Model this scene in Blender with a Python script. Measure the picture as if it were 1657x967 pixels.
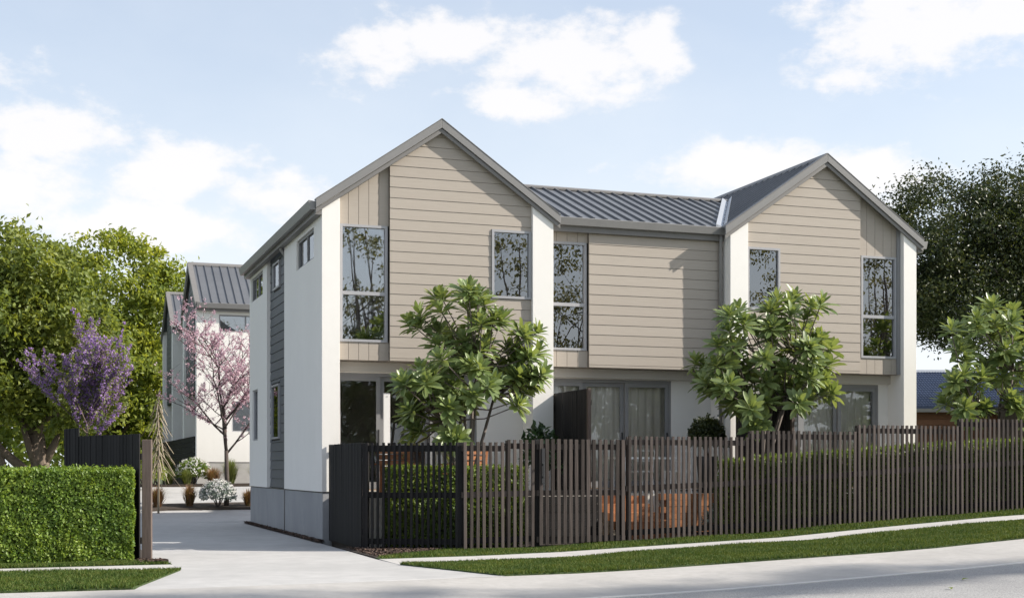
import bpy, bmesh, math, random
import numpy as np
from mathutils import Vector, Matrix

for ob in list(bpy.data.objects):
    bpy.data.objects.remove(ob)
scene = bpy.context.scene
COL = scene.collection
R = math.radians
random.seed(7)
RNG = np.random.default_rng(11)

# ------------------------------------------------------------------ camera
EYE = 1.47
cam_data = bpy.data.cameras.new("camera")
cam = bpy.data.objects.new("camera", cam_data)
COL.objects.link(cam)
cam.location = (0, 0, EYE)
cam.rotation_euler = (R(90), 0, R(-19.4435))
cam_data.sensor_fit = 'HORIZONTAL'
cam_data.sensor_width = 36
cam_data.lens = 2177 / 1657 * 36
cam_data.shift_y = 273.5 / 1657
cam_data.clip_end = 2000
scene.camera = cam
scene.render.engine = 'CYCLES'
scene.cycles.max_bounces = 6
scene.cycles.diffuse_bounces = 3
scene.cycles.glossy_bounces = 3
scene.cycles.transparent_max_bounces = 8
scene.cycles.transmission_bounces = 3

# ------------------------------------------------------------------ sun and sky
SUN_AZ = R(20)      # the sun stands to the right of the street, 20 degrees in front of the facade plane
SUN_EL = R(33)
to_sun = Vector((math.cos(SUN_EL) * math.cos(SUN_AZ), -math.cos(SUN_EL) * math.sin(SUN_AZ), math.sin(SUN_EL)))
sd = bpy.data.lights.new("sun", 'SUN')
sd.energy = 3.85
sd.angle = R(0.6)
sd.color = (1.0, 0.93, 0.83)
sun = bpy.data.objects.new("sun", sd)
COL.objects.link(sun)
sun.location = (60, -20, 60)
sun.rotation_euler = to_sun.to_track_quat('Z', 'Y').to_euler()

scene.view_settings.view_transform = 'Standard'
scene.view_settings.look = 'None'
scene.view_settings.gamma = 1
scene.view_settings.exposure = 0.96

world = bpy.data.worlds.new("World")
scene.world = world
world.use_nodes = True


def build_world():
    nt = world.node_tree
    nt.nodes.clear()
    N = nt.nodes.new
    L = nt.links.new
    out = N('ShaderNodeOutputWorld')
    bg = N('ShaderNodeBackground')
    bg.inputs['Strength'].default_value = 0.1
    L(bg.outputs[0], out.inputs[0])
    sky = N('ShaderNodeTexSky')
    sky.sky_type = 'NISHITA'
    sky.sun_disc = False
    sky.sun_elevation = SUN_EL
    sky.sun_rotation = math.atan2(to_sun.x, to_sun.y)
    sky.air_density = 1.0
    sky.dust_density = 1.4
    sky.ozone_density = 1.3
    tc = N('ShaderNodeTexCoord')
    sep = N('ShaderNodeSeparateXYZ')
    L(tc.outputs['Generated'], sep.inputs[0])

    def m(op, a, b=None, c=None, clamp=False):
        n = N('ShaderNodeMath')
        n.operation = op
        n.use_clamp = clamp
        for i, v in enumerate((a, b, c)):
            if v is None:
                continue
            if isinstance(v, (int, float)):
                n.inputs[i].default_value = v
            else:
                L(v, n.inputs[i])
        return n.outputs[0]
    az = m('ARCTAN2', sep.outputs[0], sep.outputs[1])
    el = m('ARCSINE', sep.outputs[2])
    # clouds: fractal noise over the dome plus the cloud banks that stand over the houses
    comb = N('ShaderNodeCombineXYZ')
    L(az, comb.inputs[0])
    L(m('MULTIPLY', el, 1.7), comb.inputs[1])
    def noise(scale, det, off, rough=0.55):
        mp = N('ShaderNodeVectorMath')
        mp.operation = 'ADD'
        mp.inputs[1].default_value = off
        L(comb.outputs[0], mp.inputs[0])
        n = N('ShaderNodeTexNoise')
        n.inputs['Scale'].default_value = scale
        n.inputs['Detail'].default_value = det
        n.inputs['Roughness'].default_value = rough
        L(mp.outputs[0], n.inputs['Vector'])
        return n.outputs['Fac']
    n1 = noise(17.0, 12, (3.1, 1.7, 0.2), 0.62)
    n2 = noise(4.5, 6, (7.3, 2.9, 5.0), 0.55)
    banks = [(905, 85, 185, 85), (600, 82, 120, 62), (830, 162, 120, 42), (1050, 60, 80, 50), (730, 70, 120, 45),
             (105, 225, 175, 72), (285, 275, 160, 70), (430, 320, 130, 55), (40, 300, 160, 80), (230, 370, 260, 60),
             (1460, 55, 230, 95), (1620, 20, 130, 90), (1180, 272, 150, 52), (1440, 292, 150, 58), (1300, 310, 200, 50),
             (1840, 180, 160, 70), (-140, 90, 180, 70)]
    th = R(19.4435)
    acc = None
    for px, py, sx, sy in banks:
        a = (px - 828.5) / 2177
        b = (757 - py) / 2177
        ca = math.atan(a) + th
        ce = math.atan(b / math.hypot(a, 1))
        rx = sx / 2177
        ry = sy / 2177
        dx = m('DIVIDE', m('SUBTRACT', az, ca), rx)
        dy = m('DIVIDE', m('SUBTRACT', el, ce), ry)
        d = m('SQRT', m('ADD', m('MULTIPLY', dx, dx), m('MULTIPLY', dy, dy)))
        v = m('SUBTRACT', 1.0, d)
        acc = v if acc is None else m('MAXIMUM', acc, v)
    acc = m('MAXIMUM', acc, -0.9)
    dens = m('ADD', m('MULTIPLY', acc, 0.95), m('MULTIPLY', m('SUBTRACT', n1, 0.5), 2.7))
    dens = m('ADD', dens, m('MULTIPLY', m('SUBTRACT', n2, 0.5), 0.6))
    fac = N('ShaderNodeMapRange')
    fac.interpolation_type = 'SMOOTHSTEP'
    fac.inputs['From Min'].default_value = 0.0
    fac.inputs['From Max'].default_value = 0.60
    fac.inputs['To Max'].default_value = 0.86
    L(dens, fac.inputs['Value'])
    # thin high veil, denser towards the horizon
    veil = m('ADD', 0.43, m('MULTIPLY', m('SUBTRACT', n2, 0.5), 0.35))
    veil = m('ADD', veil, m('MULTIPLY', m('SUBTRACT', 0.33, m('ABSOLUTE', el)), 1.9))
    veilc = m('MINIMUM', m('MAXIMUM', veil, 0.42), 0.95)
    mix1 = N('ShaderNodeMixRGB')
    L(veilc, mix1.inputs[0])
    L(sky.outputs[0], mix1.inputs[1])
    mix1.inputs[2].default_value = (5.0, 5.24, 5.52, 1)
    mix2 = N('ShaderNodeMixRGB')
    L(fac.outputs[0], mix2.inputs[0])
    L(mix1.outputs[0], mix2.inputs[1])
    mix2.inputs[2].default_value = (5.35, 5.24, 5.24, 1)
    L(mix2.outputs[0], bg.inputs['Color'])


build_world()

# ------------------------------------------------------------------ materials
MAT = {}


def new_mat(name):
    m = bpy.data.materials.new(name)
    m.use_nodes = True
    nt = m.node_tree
    nt.nodes.clear()
    out = nt.nodes.new('ShaderNodeOutputMaterial')
    MAT[name] = m
    return m, nt, out


def surf(name, c1, c2=None, scale=4.0, rough=0.7, bump=0.0, bscale=60.0, stretch=(1, 1, 1), metal=0.0, spec=0.5,
         c3=None, scale3=0.6, amt3=0.5, sharp=0.0, bdist=0.01):
    """two-tone noise colour, optional large blotches, fine bump"""
    m, nt, out = new_mat(name)
    N = nt.nodes.new
    L = nt.links.new
    p = N('ShaderNodeBsdfPrincipled')
    L(p.outputs[0], out.inputs[0])
    p.inputs['Roughness'].default_value = rough
    p.inputs['Metallic'].default_value = metal
    p.inputs['Specular IOR Level'].default_value = spec
    tc = N('ShaderNodeTexCoord')
    mp = N('ShaderNodeMapping')
    mp.inputs['Scale'].default_value = stretch
    L(tc.outputs['Object'], mp.inputs[0])
    n = N('ShaderNodeTexNoise')
    n.inputs['Scale'].default_value = scale
    n.inputs['Detail'].default_value = 8
    n.inputs['Roughness'].default_value = 0.65
    L(mp.outputs[0], n.inputs['Vector'])
    ramp = N('ShaderNodeValToRGB')
    ramp.color_ramp.elements[0].position = 0.3 + sharp
    ramp.color_ramp.elements[1].position = 0.7 - sharp
    ramp.color_ramp.elements[0].color = (*c1, 1)
    ramp.color_ramp.elements[1].color = (*(c2 or c1), 1)
    L(n.outputs['Fac'], ramp.inputs[0])
    col = ramp.outputs[0]
    if c3:
        n3 = N('ShaderNodeTexNoise')
        n3.inputs['Scale'].default_value = scale3
        n3.inputs['Detail'].default_value = 5
        L(mp.outputs[0], n3.inputs['Vector'])
        r3 = N('ShaderNodeMapRange')
        r3.inputs['From Min'].default_value = 0.45
        r3.inputs['From Max'].default_value = 0.7
        r3.inputs['To Max'].default_value = amt3
        L(n3.outputs['Fac'], r3.inputs[0])
        mx = N('ShaderNodeMixRGB')
        L(r3.outputs[0], mx.inputs[0])
        L(col, mx.inputs[1])
        mx.inputs[2].default_value = (*c3, 1)
        col = mx.outputs[0]
    L(col, p.inputs['Base Color'])
    if bump:
        nb = N('ShaderNodeTexNoise')
        nb.inputs['Scale'].default_value = bscale
        nb.inputs['Detail'].default_value = 6
        L(mp.outputs[0], nb.inputs['Vector'])
        b = N('ShaderNodeBump')
        b.inputs['Strength'].default_value = bump
        b.inputs['Distance'].default_value = bdist
        L(nb.outputs['Fac'], b.inputs['Height'])
        L(b.outputs[0], p.inputs['Normal'])
    return m


def varied(name, c1, c2, rough=0.7, grain=(6, 6, 0.8), bump=0.3, spread=1.0, spec=0.25):
    """timber or metal whose tone differs from piece to piece (object random) with long grain"""
    m, nt, out = new_mat(name)
    N = nt.nodes.new
    L = nt.links.new
    p = N('ShaderNodeBsdfPrincipled')
    L(p.outputs[0], out.inputs[0])
    p.inputs['Roughness'].default_value = rough
    p.inputs['Specular IOR Level'].default_value = spec
    oi = N('ShaderNodeObjectInfo')
    tc = N('ShaderNodeTexCoord')
    mp = N('ShaderNodeMapping')
    mp.inputs['Scale'].default_value = grain
    L(tc.outputs['Object'], mp.inputs[0])
    cm = N('ShaderNodeCombineXYZ')
    mu = N('ShaderNodeMath')
    mu.operation = 'MULTIPLY'
    mu.inputs[1].default_value = 37.0
    L(oi.outputs['Random'], mu.inputs[0])
    L(mu.outputs[0], cm.inputs[0])
    L(mu.outputs[0], cm.inputs[2])
    L(cm.outputs[0], mp.inputs['Location'])
    n = N('ShaderNodeTexNoise')
    n.inputs['Scale'].default_value = 6
    n.inputs['Detail'].default_value = 7
    L(mp.outputs[0], n.inputs['Vector'])
    ad = N('ShaderNodeMath')
    ad.operation = 'MULTIPLY_ADD'
    L(oi.outputs['Random'], ad.inputs[0])
    ad.inputs[1].default_value = 0.55 * spread
    sb = N('ShaderNodeMath')
    sb.operation = 'SUBTRACT'
    sb.inputs[1].default_value = 0.27 * spread
    L(n.outputs['Fac'], sb.inputs[0])
    L(sb.outputs[0], ad.inputs[2])
    ramp = N('ShaderNodeValToRGB')
    ramp.color_ramp.elements[0].position = 0.25
    ramp.color_ramp.elements[1].position = 0.75
    ramp.color_ramp.elements[0].color = (*c1, 1)
    ramp.color_ramp.elements[1].color = (*c2, 1)
    L(ad.outputs[0], ramp.inputs[0])
    L(ramp.outputs[0], p.inputs['Base Color'])
    if bump:
        b = N('ShaderNodeBump')
        b.inputs['Strength'].default_value = bump
        b.inputs['Distance'].default_value = 0.004
        L(n.outputs['Fac'], b.inputs['Height'])
        L(b.outputs[0], p.inputs['Normal'])
    return m


def leafmat(name, cols, rough=0.5, trans=0.35, spec=0.4, back=(1.5, 1.35, 0.7), patch=0):
    """leaf: colour differs from leaf to leaf; light passes through"""
    m, nt, out = new_mat(name)
    N = nt.nodes.new
    L = nt.links.new
    p = N('ShaderNodeBsdfPrincipled')
    p.inputs['Roughness'].default_value = rough
    p.inputs['Specular IOR Level'].default_value = spec
    t = N('ShaderNodeBsdfTranslucent')
    mix = N('ShaderNodeMixShader')
    mix.inputs[0].default_value = trans
    L(p.outputs[0], mix.inputs[1])
    L(t.outputs[0], mix.inputs[2])
    L(mix.outputs[0], out.inputs[0])
    g = N('ShaderNodeNewGeometry')
    oi = N('ShaderNodeObjectInfo')
    ad = N('ShaderNodeMath')
    ad.operation = 'ADD'
    L(g.outputs['Random Per Island'], ad.inputs[0])
    L(oi.outputs['Random'], ad.inputs[1])
    fr = N('ShaderNodeMath')
    fr.operation = 'FRACT'
    L(ad.outputs[0], fr.inputs[0])
    ramp = N('ShaderNodeValToRGB')
    els = ramp.color_ramp.elements
    while len(els) < len(cols):
        els.new(0.5)
    for i, c in enumerate(cols):
        els[i].position = i / (len(cols) - 1)
        els[i].color = (*c, 1)
    L(fr.outputs[0], ramp.inputs[0])
    leafcol = ramp.outputs[0]
    if patch:
        tc = N('ShaderNodeTexCoord')
        pn = N('ShaderNodeTexNoise')
        pn.inputs['Scale'].default_value = patch
        pn.inputs['Detail'].default_value = 4
        L(tc.outputs['Object'], pn.inputs['Vector'])
        pr = N('ShaderNodeValToRGB')
        pr.color_ramp.elements[0].position = 0.35
        pr.color_ramp.elements[1].position = 0.68
        pr.color_ramp.elements[0].color = (0.78, 0.86, 0.85, 1)
        pr.color_ramp.elements[1].color = (1.22, 1.15, 1.0, 1)
        L(pn.outputs['Fac'], pr.inputs[0])
        pm = N('ShaderNodeMixRGB')
        pm.blend_type = 'MULTIPLY'
        pm.inputs[0].default_value = 1
        L(leafcol, pm.inputs[1])
        L(pr.outputs[0], pm.inputs[2])
        leafcol = pm.outputs[0]
    L(leafcol, p.inputs['Base Color'])
    br = N('ShaderNodeMixRGB')
    br.blend_type = 'MULTIPLY'
    br.inputs[0].default_value = 1
    L(leafcol, br.inputs[1])
    br.inputs[2].default_value = (*back, 1)
    L(br.outputs[0], t.inputs['Color'])
    return m


def glassmat(name, ior, tint, rough=0.0):
    m, nt, out = new_mat(name)
    N = nt.nodes.new
    L = nt.links.new
    tr = N('ShaderNodeBsdfTransparent')
    tr.inputs[0].default_value = (*tint, 1)
    gl = N('ShaderNodeBsdfGlossy')
    gl.inputs['Roughness'].default_value = rough
    gl.inputs['Color'].default_value = (0.95, 0.97, 1, 1)
    fr = N('ShaderNodeFresnel')
    fr.inputs['IOR'].default_value = ior
    n = N('ShaderNodeTexNoise')
    n.inputs['Scale'].default_value = 0.9
    b = N('ShaderNodeBump')
    b.inputs['Strength'].default_value = 0.05
    b.inputs['Distance'].default_value = 0.02
    L(n.outputs['Fac'], b.inputs['Height'])
    L(b.outputs[0], gl.inputs['Normal'])
    mix = N('ShaderNodeMixShader')
    L(fr.outputs[0], mix.inputs[0])
    L(tr.outputs[0], mix.inputs[1])
    L(gl.outputs[0], mix.inputs[2])
    L(mix.outputs[0], out.inputs[0])
    return m


surf('stucco', (0.775, 0.755, 0.72), (0.815, 0.795, 0.76), 1.6, 0.85, 0.25, 90, c3=(0.72, 0.705, 0.675), scale3=0.8, amt3=0.35)
surf('concrete_block', (0.25, 0.255, 0.27), (0.33, 0.335, 0.345), 2.2, 0.85, 0.35, 40, stretch=(1, 1, 0.6), c3=(0.21, 0.215, 0.23), scale3=1.1, amt3=0.6)
varied('taupe_board', (0.375, 0.33, 0.283), (0.405, 0.36, 0.31), 0.62, (0.5, 2, 9), 0.12, 0.5)
varied('slate_board', (0.105, 0.112, 0.122), (0.125, 0.132, 0.142), 0.55, (0.5, 2, 9), 0.12, 0.5)
surf('sheathing', (0.10, 0.095, 0.085), rough=0.9)
surf('fascia_grey', (0.165, 0.157, 0.15), (0.185, 0.177, 0.17), 3, 0.5, 0.08, 200)
surf('gutter_grey', (0.20, 0.195, 0.19), (0.22, 0.215, 0.21), 2, 0.42, 0.05, 150)
surf('roof_metal', (0.15, 0.155, 0.165), (0.175, 0.18, 0.19), 1.3, 0.38, 0.06, 20, metal=0.35, c3=(0.13, 0.135, 0.145), scale3=0.7, amt3=0.5)
surf('flashing', (0.36, 0.38, 0.41), (0.42, 0.44, 0.47), 3, 0.4, metal=0.4)
surf('window_frame', (0.33, 0.33, 0.345), (0.36, 0.36, 0.375), 3, 0.42)
surf('door_frame', (0.23, 0.23, 0.235), (0.25, 0.25, 0.255), 3, 0.42)
surf('plaster', (0.55, 0.52, 0.48), (0.58, 0.55, 0.51), 1.2, 0.9)
surf('floor_timber', (0.20, 0.13, 0.08), (0.28, 0.19, 0.12), 3, 0.5, stretch=(1, 8, 1))
surf('curtain_fabric', (0.80, 0.73, 0.63), (0.85, 0.78, 0.68), 30, 0.9, 0.2, 120, stretch=(1, 1, 0.05))
glassmat('glass', 3.0, (0.82, 0.85, 0.86))
glassmat('door_glass', 1.6, (0.96, 0.97, 0.97))
varied('dark_timber', (0.034, 0.027, 0.024), (0.10, 0.081, 0.072), 0.75, (10, 10, 0.7), 0.5)
varied('black_and_shade_timber', (0.008, 0.0075, 0.008), (0.017, 0.016, 0.0165), 0.7, (10, 10, 0.7), 0.4)  # near-black; also carries the shade of the corner and drive fences
varied('post_timber', (0.075, 0.055, 0.047), (0.13, 0.10, 0.085), 0.75, (8, 8, 0.7), 0.6)
varied('cedar', (0.28, 0.115, 0.05), (0.42, 0.185, 0.085), 0.6, (1.5, 8, 8), 0.3)
surf('concrete_path', (0.42, 0.405, 0.39), (0.49, 0.475, 0.455), 5, 0.85, 0.25, 130, c3=(0.36, 0.348, 0.332), scale3=0.5, amt3=0.5)
surf('driveway_concrete', (0.37, 0.365, 0.358), (0.45, 0.443, 0.433), 3, 0.82, 0.3, 150, c3=(0.31, 0.306, 0.30), scale3=0.45, amt3=0.6)
surf('kerb_concrete', (0.36, 0.345, 0.325), (0.43, 0.415, 0.395), 6, 0.85, 0.3, 120, c3=(0.29, 0.28, 0.265), scale3=0.5, amt3=0.6)
surf('lip_concrete', (0.52, 0.51, 0.49), (0.58, 0.57, 0.55), 6, 0.8)
surf('chip_seal', (0.24, 0.236, 0.232), (0.47, 0.462, 0.45), 55, 0.85, 0.9, 90, c3=(0.24, 0.238, 0.24), scale3=0.3, amt3=0.6, bdist=0.02, sharp=0.12)
surf('soil', (0.035, 0.026, 0.02), (0.06, 0.045, 0.034), 8, 0.95, 0.6, 60)
surf('lawn_soil', (0.03, 0.055, 0.015), (0.055, 0.08, 0.022), 9, 0.95, 0.5, 60)
surf('meadow', (0.07, 0.10, 0.035), (0.12, 0.15, 0.055), 0.3, 0.95)
surf('terrace_paving', (0.60, 0.555, 0.49), (0.68, 0.63, 0.56), 5, 0.85, 0.2, 80)
surf('bark_brown', (0.10, 0.075, 0.055), (0.20, 0.155, 0.12), 9, 0.9, 0.9, 18, stretch=(1, 1, 0.3), bdist=0.03)
surf('bark_grey', (0.13, 0.11, 0.095), (0.24, 0.20, 0.175), 12, 0.85, 0.5, 30, stretch=(1, 1, 0.3))
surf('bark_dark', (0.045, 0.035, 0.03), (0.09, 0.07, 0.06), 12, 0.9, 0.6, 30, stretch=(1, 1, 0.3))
surf('bark_twig', (0.075, 0.06, 0.052), (0.15, 0.122, 0.105), 12, 0.85, 0.5, 30, stretch=(1, 1, 0.3))
surf('white_paint', (0.78, 0.77, 0.75), (0.81, 0.80, 0.78), 4, 0.5)
surf('black_metal', (0.02, 0.02, 0.022), (0.03, 0.03, 0.032), 4, 0.45)
surf('pot_black', (0.025, 0.025, 0.027), (0.05, 0.05, 0.05), 20, 0.6)
surf('wicker', (0.05, 0.042, 0.036), (0.16, 0.14, 0.12), 60, 0.7, 0.5, 80)
surf('blue_tile', (0.045, 0.07, 0.135), (0.06, 0.09, 0.165), 6, 0.5, c3=(0.035, 0.05, 0.10), scale3=2, amt3=0.6)
surf('brown_shingle', (0.045, 0.036, 0.032), (0.075, 0.062, 0.055), 8, 0.8)
varied('neighbour_board', (0.12, 0.06, 0.035), (0.20, 0.10, 0.06), 0.7, (1, 2, 8), 0.3)
leafmat('leaf_hedge', [(0.11, 0.185, 0.03), (0.15, 0.24, 0.04), (0.20, 0.29, 0.05), (0.25, 0.34, 0.07), (0.13, 0.21, 0.035)], 0.45, 0.35, patch=1.5)
leafmat('leaf_box_hedge', [(0.08, 0.13, 0.025), (0.13, 0.20, 0.04), (0.20, 0.27, 0.055), (0.10, 0.16, 0.03)], 0.4, 0.35, patch=2.0)
leafmat('leaf_plumeria', [(0.12, 0.175, 0.062), (0.17, 0.235, 0.085), (0.24, 0.305, 0.12), (0.19, 0.25, 0.092)], 0.38, 0.30, 0.5)
leafmat('leaf_oak', [(0.12, 0.16, 0.04), (0.17, 0.215, 0.05), (0.225, 0.265, 0.065), (0.18, 0.225, 0.055)], 0.5, 0.45, patch=0.7)
leafmat('leaf_lime', [(0.16, 0.215, 0.045), (0.22, 0.275, 0.055), (0.29, 0.33, 0.075), (0.195, 0.25, 0.05)], 0.5, 0.48, patch=0.5)
leafmat('leaf_dark', [(0.022, 0.035, 0.014), (0.035, 0.052, 0.018), (0.055, 0.072, 0.024), (0.075, 0.085, 0.03)], 0.42, 0.22, patch=0.8)
leafmat('leaf_gum', [(0.12, 0.13, 0.08), (0.17, 0.175, 0.11), (0.22, 0.21, 0.13)], 0.5, 0.4)
leafmat('leaf_glossy', [(0.02, 0.05, 0.018), (0.035, 0.075, 0.025), (0.05, 0.10, 0.032)], 0.28, 0.2, 0.5)
leafmat('leaf_silver', [(0.22, 0.27, 0.23), (0.32, 0.36, 0.32), (0.16, 0.21, 0.16)], 0.6, 0.2, 0.3, (1.1, 1.0, 1.05))
leafmat('petal_white', [(0.72, 0.72, 0.68), (0.80, 0.80, 0.76), (0.70, 0.70, 0.70)], 0.6, 0.3, 0.3, (1.1, 1.0, 1.05))
leafmat('petal_pink', [(0.62, 0.44, 0.50), (0.76, 0.62, 0.66), (0.58, 0.38, 0.46), (0.45, 0.26, 0.31)], 0.6, 0.35, 0.3, (1.1, 1.0, 1.05))
leafmat('petal_purple', [(0.30, 0.18, 0.45), (0.40, 0.26, 0.56), (0.50, 0.36, 0.58), (0.24, 0.13, 0.36)], 0.6, 0.35, 0.3, (1.1, 1.0, 1.05))
leafmat('grass_blade', [(0.035, 0.07, 0.016), (0.06, 0.10, 0.022), (0.09, 0.135, 0.03), (0.16, 0.17, 0.06)], 0.6, 0.25, 0.15, patch=1.6)
leafmat('tussock_green', [(0.10, 0.14, 0.035), (0.17, 0.21, 0.06), (0.22, 0.23, 0.09)], 0.55, 0.3)
leafmat('tussock_red', [(0.20, 0.10, 0.055), (0.28, 0.16, 0.10), (0.16, 0.10, 0.04), (0.13, 0.13, 0.05)], 0.55, 0.3)
leafmat('lance_leaf', [(0.30, 0.25, 0.17), (0.40, 0.34, 0.25), (0.24, 0.19, 0.13)], 0.6, 0.1, 0.3, (1.1, 1.0, 1.05))
leafmat('mulch_chip', [(0.05, 0.033, 0.026), (0.085, 0.055, 0.042), (0.13, 0.085, 0.065), (0.035, 0.025, 0.02)], 0.85, 0.0)


# ------------------------------------------------------------------ helpers
class MB:
    """collects boxes, prisms and tubes; build() links them as ONE mesh object"""

    def __init__(s, o=(0, 0, 0)):
        s.v = []
        s.f = []
        s.o = Vector(o)

    def box(s, x0, x1, y0, y1, z0, z1):
        b = len(s.v)
        for z in (z0, z1):
            s.v += [(x0, y0, z), (x1, y0, z), (x1, y1, z), (x0, y1, z)]
        s.f += [tuple(b + i for i in q) for q in ((3, 2, 1, 0), (4, 5, 6, 7), (0, 1, 5, 4), (1, 2, 6, 5), (2, 3, 7, 6), (3, 0, 4, 7))]
        return s

    def prism(s, A, B):
        """two equal point loops joined by side faces"""
        n = len(A)
        b = len(s.v)
        s.v += [tuple(p) for p in A] + [tuple(p) for p in B]
        s.f.append(tuple(b + i for i in range(n)))
        s.f.append(tuple(b + n + i for i in reversed(range(n))))
        for i in range(n):
            j = (i + 1) % n
            s.f.append((b + i, b + n + i, b + n + j, b + j))
        return s

    def tube(s, pts, rads, n=7, cap=True):
        pts = [Vector(p) for p in pts]
        b = len(s.v)
        for i, p in enumerate(pts):
            d = (pts[min(i + 1, len(pts) - 1)] - pts[max(i - 1, 0)]).normalized()
            up = Vector((0, 0, 1)) if abs(d.z) < 0.9 else Vector((1, 0, 0))
            u = d.cross(up).normalized()
            w = d.cross(u)
            for k in range(n):
                a = 2 * math.pi * k / n
                s.v.append(tuple(p + (u * math.cos(a) + w * math.sin(a)) * rads[i]))
        for i in range(len(pts) - 1):
            for k in range(n):
                k2 = (k + 1) % n
                s.f.append((b + i * n + k, b + i * n + k2, b + (i + 1) * n + k2, b + (i + 1) * n + k))
        if cap:
            s.f.append(tuple(b + k for k in reversed(range(n))))
            s.f.append(tuple(b + (len(pts) - 1) * n + k for k in range(n)))
        return s

    def lathe(s, prof, c=(0, 0, 0), n=16):
        b = len(s.v)
        for r, z in prof:
            for k in range(n):
                a = 2 * math.pi * k / n
                s.v.append((c[0] + r * math.cos(a), c[1] + r * math.sin(a), c[2] + z))
        for i in range(len(prof) - 1):
            for k in range(n):
                k2 = (k + 1) % n
                s.f.append((b + i * n + k, b + i * n + k2, b + (i + 1) * n + k2, b + (i + 1) * n + k))
        s.f.append(tuple(b + k for k in reversed(range(n))))
        s.f.append(tuple(b + (len(prof) - 1) * n + k for k in range(n)))
        return s

    def mesh(s, name):
        me = bpy.data.meshes.new(name)
        o = s.o
        me.from_pydata([(x - o.x, y - o.y, z - o.z) for x, y, z in s.v], [], s.f)
        bm = bmesh.new()
        bm.from_mesh(me)
        bmesh.ops.recalc_face_normals(bm, faces=bm.faces)
        bm.to_mesh(me)
        bm.free()
        return me

    def build(s, name, mat, parent=None, smooth=False, bevel=0):
        me = s.mesh(name)
        me.materials.append(MAT[mat])
        if smooth:
            me.shade_smooth()
        ob = link(name, me, parent)
        if bevel:
            bv = ob.modifiers.new('bevel', 'BEVEL')
            bv.width = bevel
            bv.segments = 2
            bv.limit_method = 'ANGLE'
        return ob


def link(name, data, parent=None):
    ob = bpy.data.objects.new(name, data)
    COL.objects.link(ob)
    if parent is not None:
        ob.parent = parent
    return ob


def tag(ob, label=None, cat=None, group=None, kind=None):
    if label:
        ob['label'] = label
    if cat:
        ob['category'] = cat
    if group:
        ob['group'] = group
    if kind:
        ob['kind'] = kind
    return ob


def thing(name, loc, label, cat, group=None, rz=0):
    ob = link(name, None)
    ob.location = loc
    ob.rotation_euler.z = rz
    ob.empty_display_size = 0.2
    return tag(ob, label, cat, group)


def arr_mesh(name, verts, faces, mat, parent=None, kind=None, smooth=False):
    """big mesh from numpy arrays (n,3) and (m,k)"""
    me = bpy.data.meshes.new(name)
    n, k = faces.shape
    me.vertices.add(len(verts))
    me.vertices.foreach_set('co', np.asarray(verts, dtype=np.float32).ravel())
    me.loops.add(n * k)
    me.loops.foreach_set('vertex_index', np.asarray(faces, dtype=np.int32).ravel())
    me.polygons.add(n)
    me.polygons.foreach_set('loop_start', np.arange(0, n * k, k, dtype=np.int32))
    me.polygons.foreach_set('loop_total', np.full(n, k, dtype=np.int32))
    me.update(calc_edges=True)
    me.materials.append(MAT[mat])
    if smooth:
        me.shade_smooth()
    ob = link(name, me, parent)
    if kind:
        ob['kind'] = kind
    return ob


def unit(a):
    return a / np.maximum(np.linalg.norm(a, axis=1, keepdims=True), 1e-9)


def leaves(P, A, NRM, Ls, W, fold=0.18):
    """diamond leaves folded along the midrib: centre P, axis A, normal NRM"""
    A = unit(A)
    B = unit(np.cross(A, NRM))
    Nn = np.cross(B, A)
    Ls = np.asarray(Ls).reshape(-1, 1)
    W = np.asarray(W).reshape(-1, 1)
    base = P - A * Ls * 0.5
    tip = P + A * Ls * 0.5 - Nn * Ls * 0.08
    mid = P - A * Ls * 0.05
    l = mid + B * W * 0.5 + Nn * W * fold
    r = mid - B * W * 0.5 + Nn * W * fold
    n = len(P)
    V = np.stack([base, l, tip, r], axis=1).reshape(-1, 3)
    i = np.arange(n)[:, None] * 4
    F = np.concatenate([i + np.array([[0, 2, 1]]), i + np.array([[0, 3, 2]])], axis=0)
    return V, F


_LAT = RNG.uniform(-1, 1, (32, 32, 32))


def vnoise(P):
    i = np.floor(P).astype(int)
    f = P - i
    f = f * f * (3 - 2 * f)
    r = np.zeros(len(P))
    for dx in (0, 1):
        for dy in (0, 1):
            for dz in (0, 1):
                w = np.abs(1 - dx - f[:, 0]) * np.abs(1 - dy - f[:, 1]) * np.abs(1 - dz - f[:, 2])
                r += w * _LAT[(i[:, 0] + dx) % 32, (i[:, 1] + dy) % 32, (i[:, 2] + dz) % 32]
    return r


def rand_dirs(n):
    return unit(RNG.normal(size=(n, 3)))


def clip(poly, a, b, c):
    """keep a*u + b*v <= c"""
    out = []
    n = len(poly)
    for i in range(n):
        p, q = poly[i], poly[(i + 1) % n]
        dp = a * p[0] + b * p[1] - c
        dq = a * q[0] + b * q[1] - c
        if dp <= 0:
            out.append(p)
        if (dp < 0 < dq) or (dq < 0 < dp):
            t = dp / (dp - dq)
            out.append((p[0] + (q[0] - p[0]) * t, p[1] + (q[1] - p[1]) * t))
    return out


def rects(u0, u1, v0, v1, holes):
    """rectangle minus rectangular holes -> list of rectangles"""
    us = sorted({u0, u1, *[h[0] for h in holes], *[h[1] for h in holes]})
    us = [u for u in us if u0 <= u <= u1]
    res = []
    for a, b in zip(us[:-1], us[1:]):
        cuts = sorted((max(h[2], v0), min(h[3], v1)) for h in holes if h[0] < b - 1e-6 and h[1] > a + 1e-6 and h[3] > v0 and h[2] < v1)
        z = v0
        for c0, c1 in cuts:
            if c0 > z + 1e-6:
                res.append((a, b, z, c0))
            z = max(z, c1)
        if z < v1 - 1e-6:
            res.append((a, b, z, v1))
    return res


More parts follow.
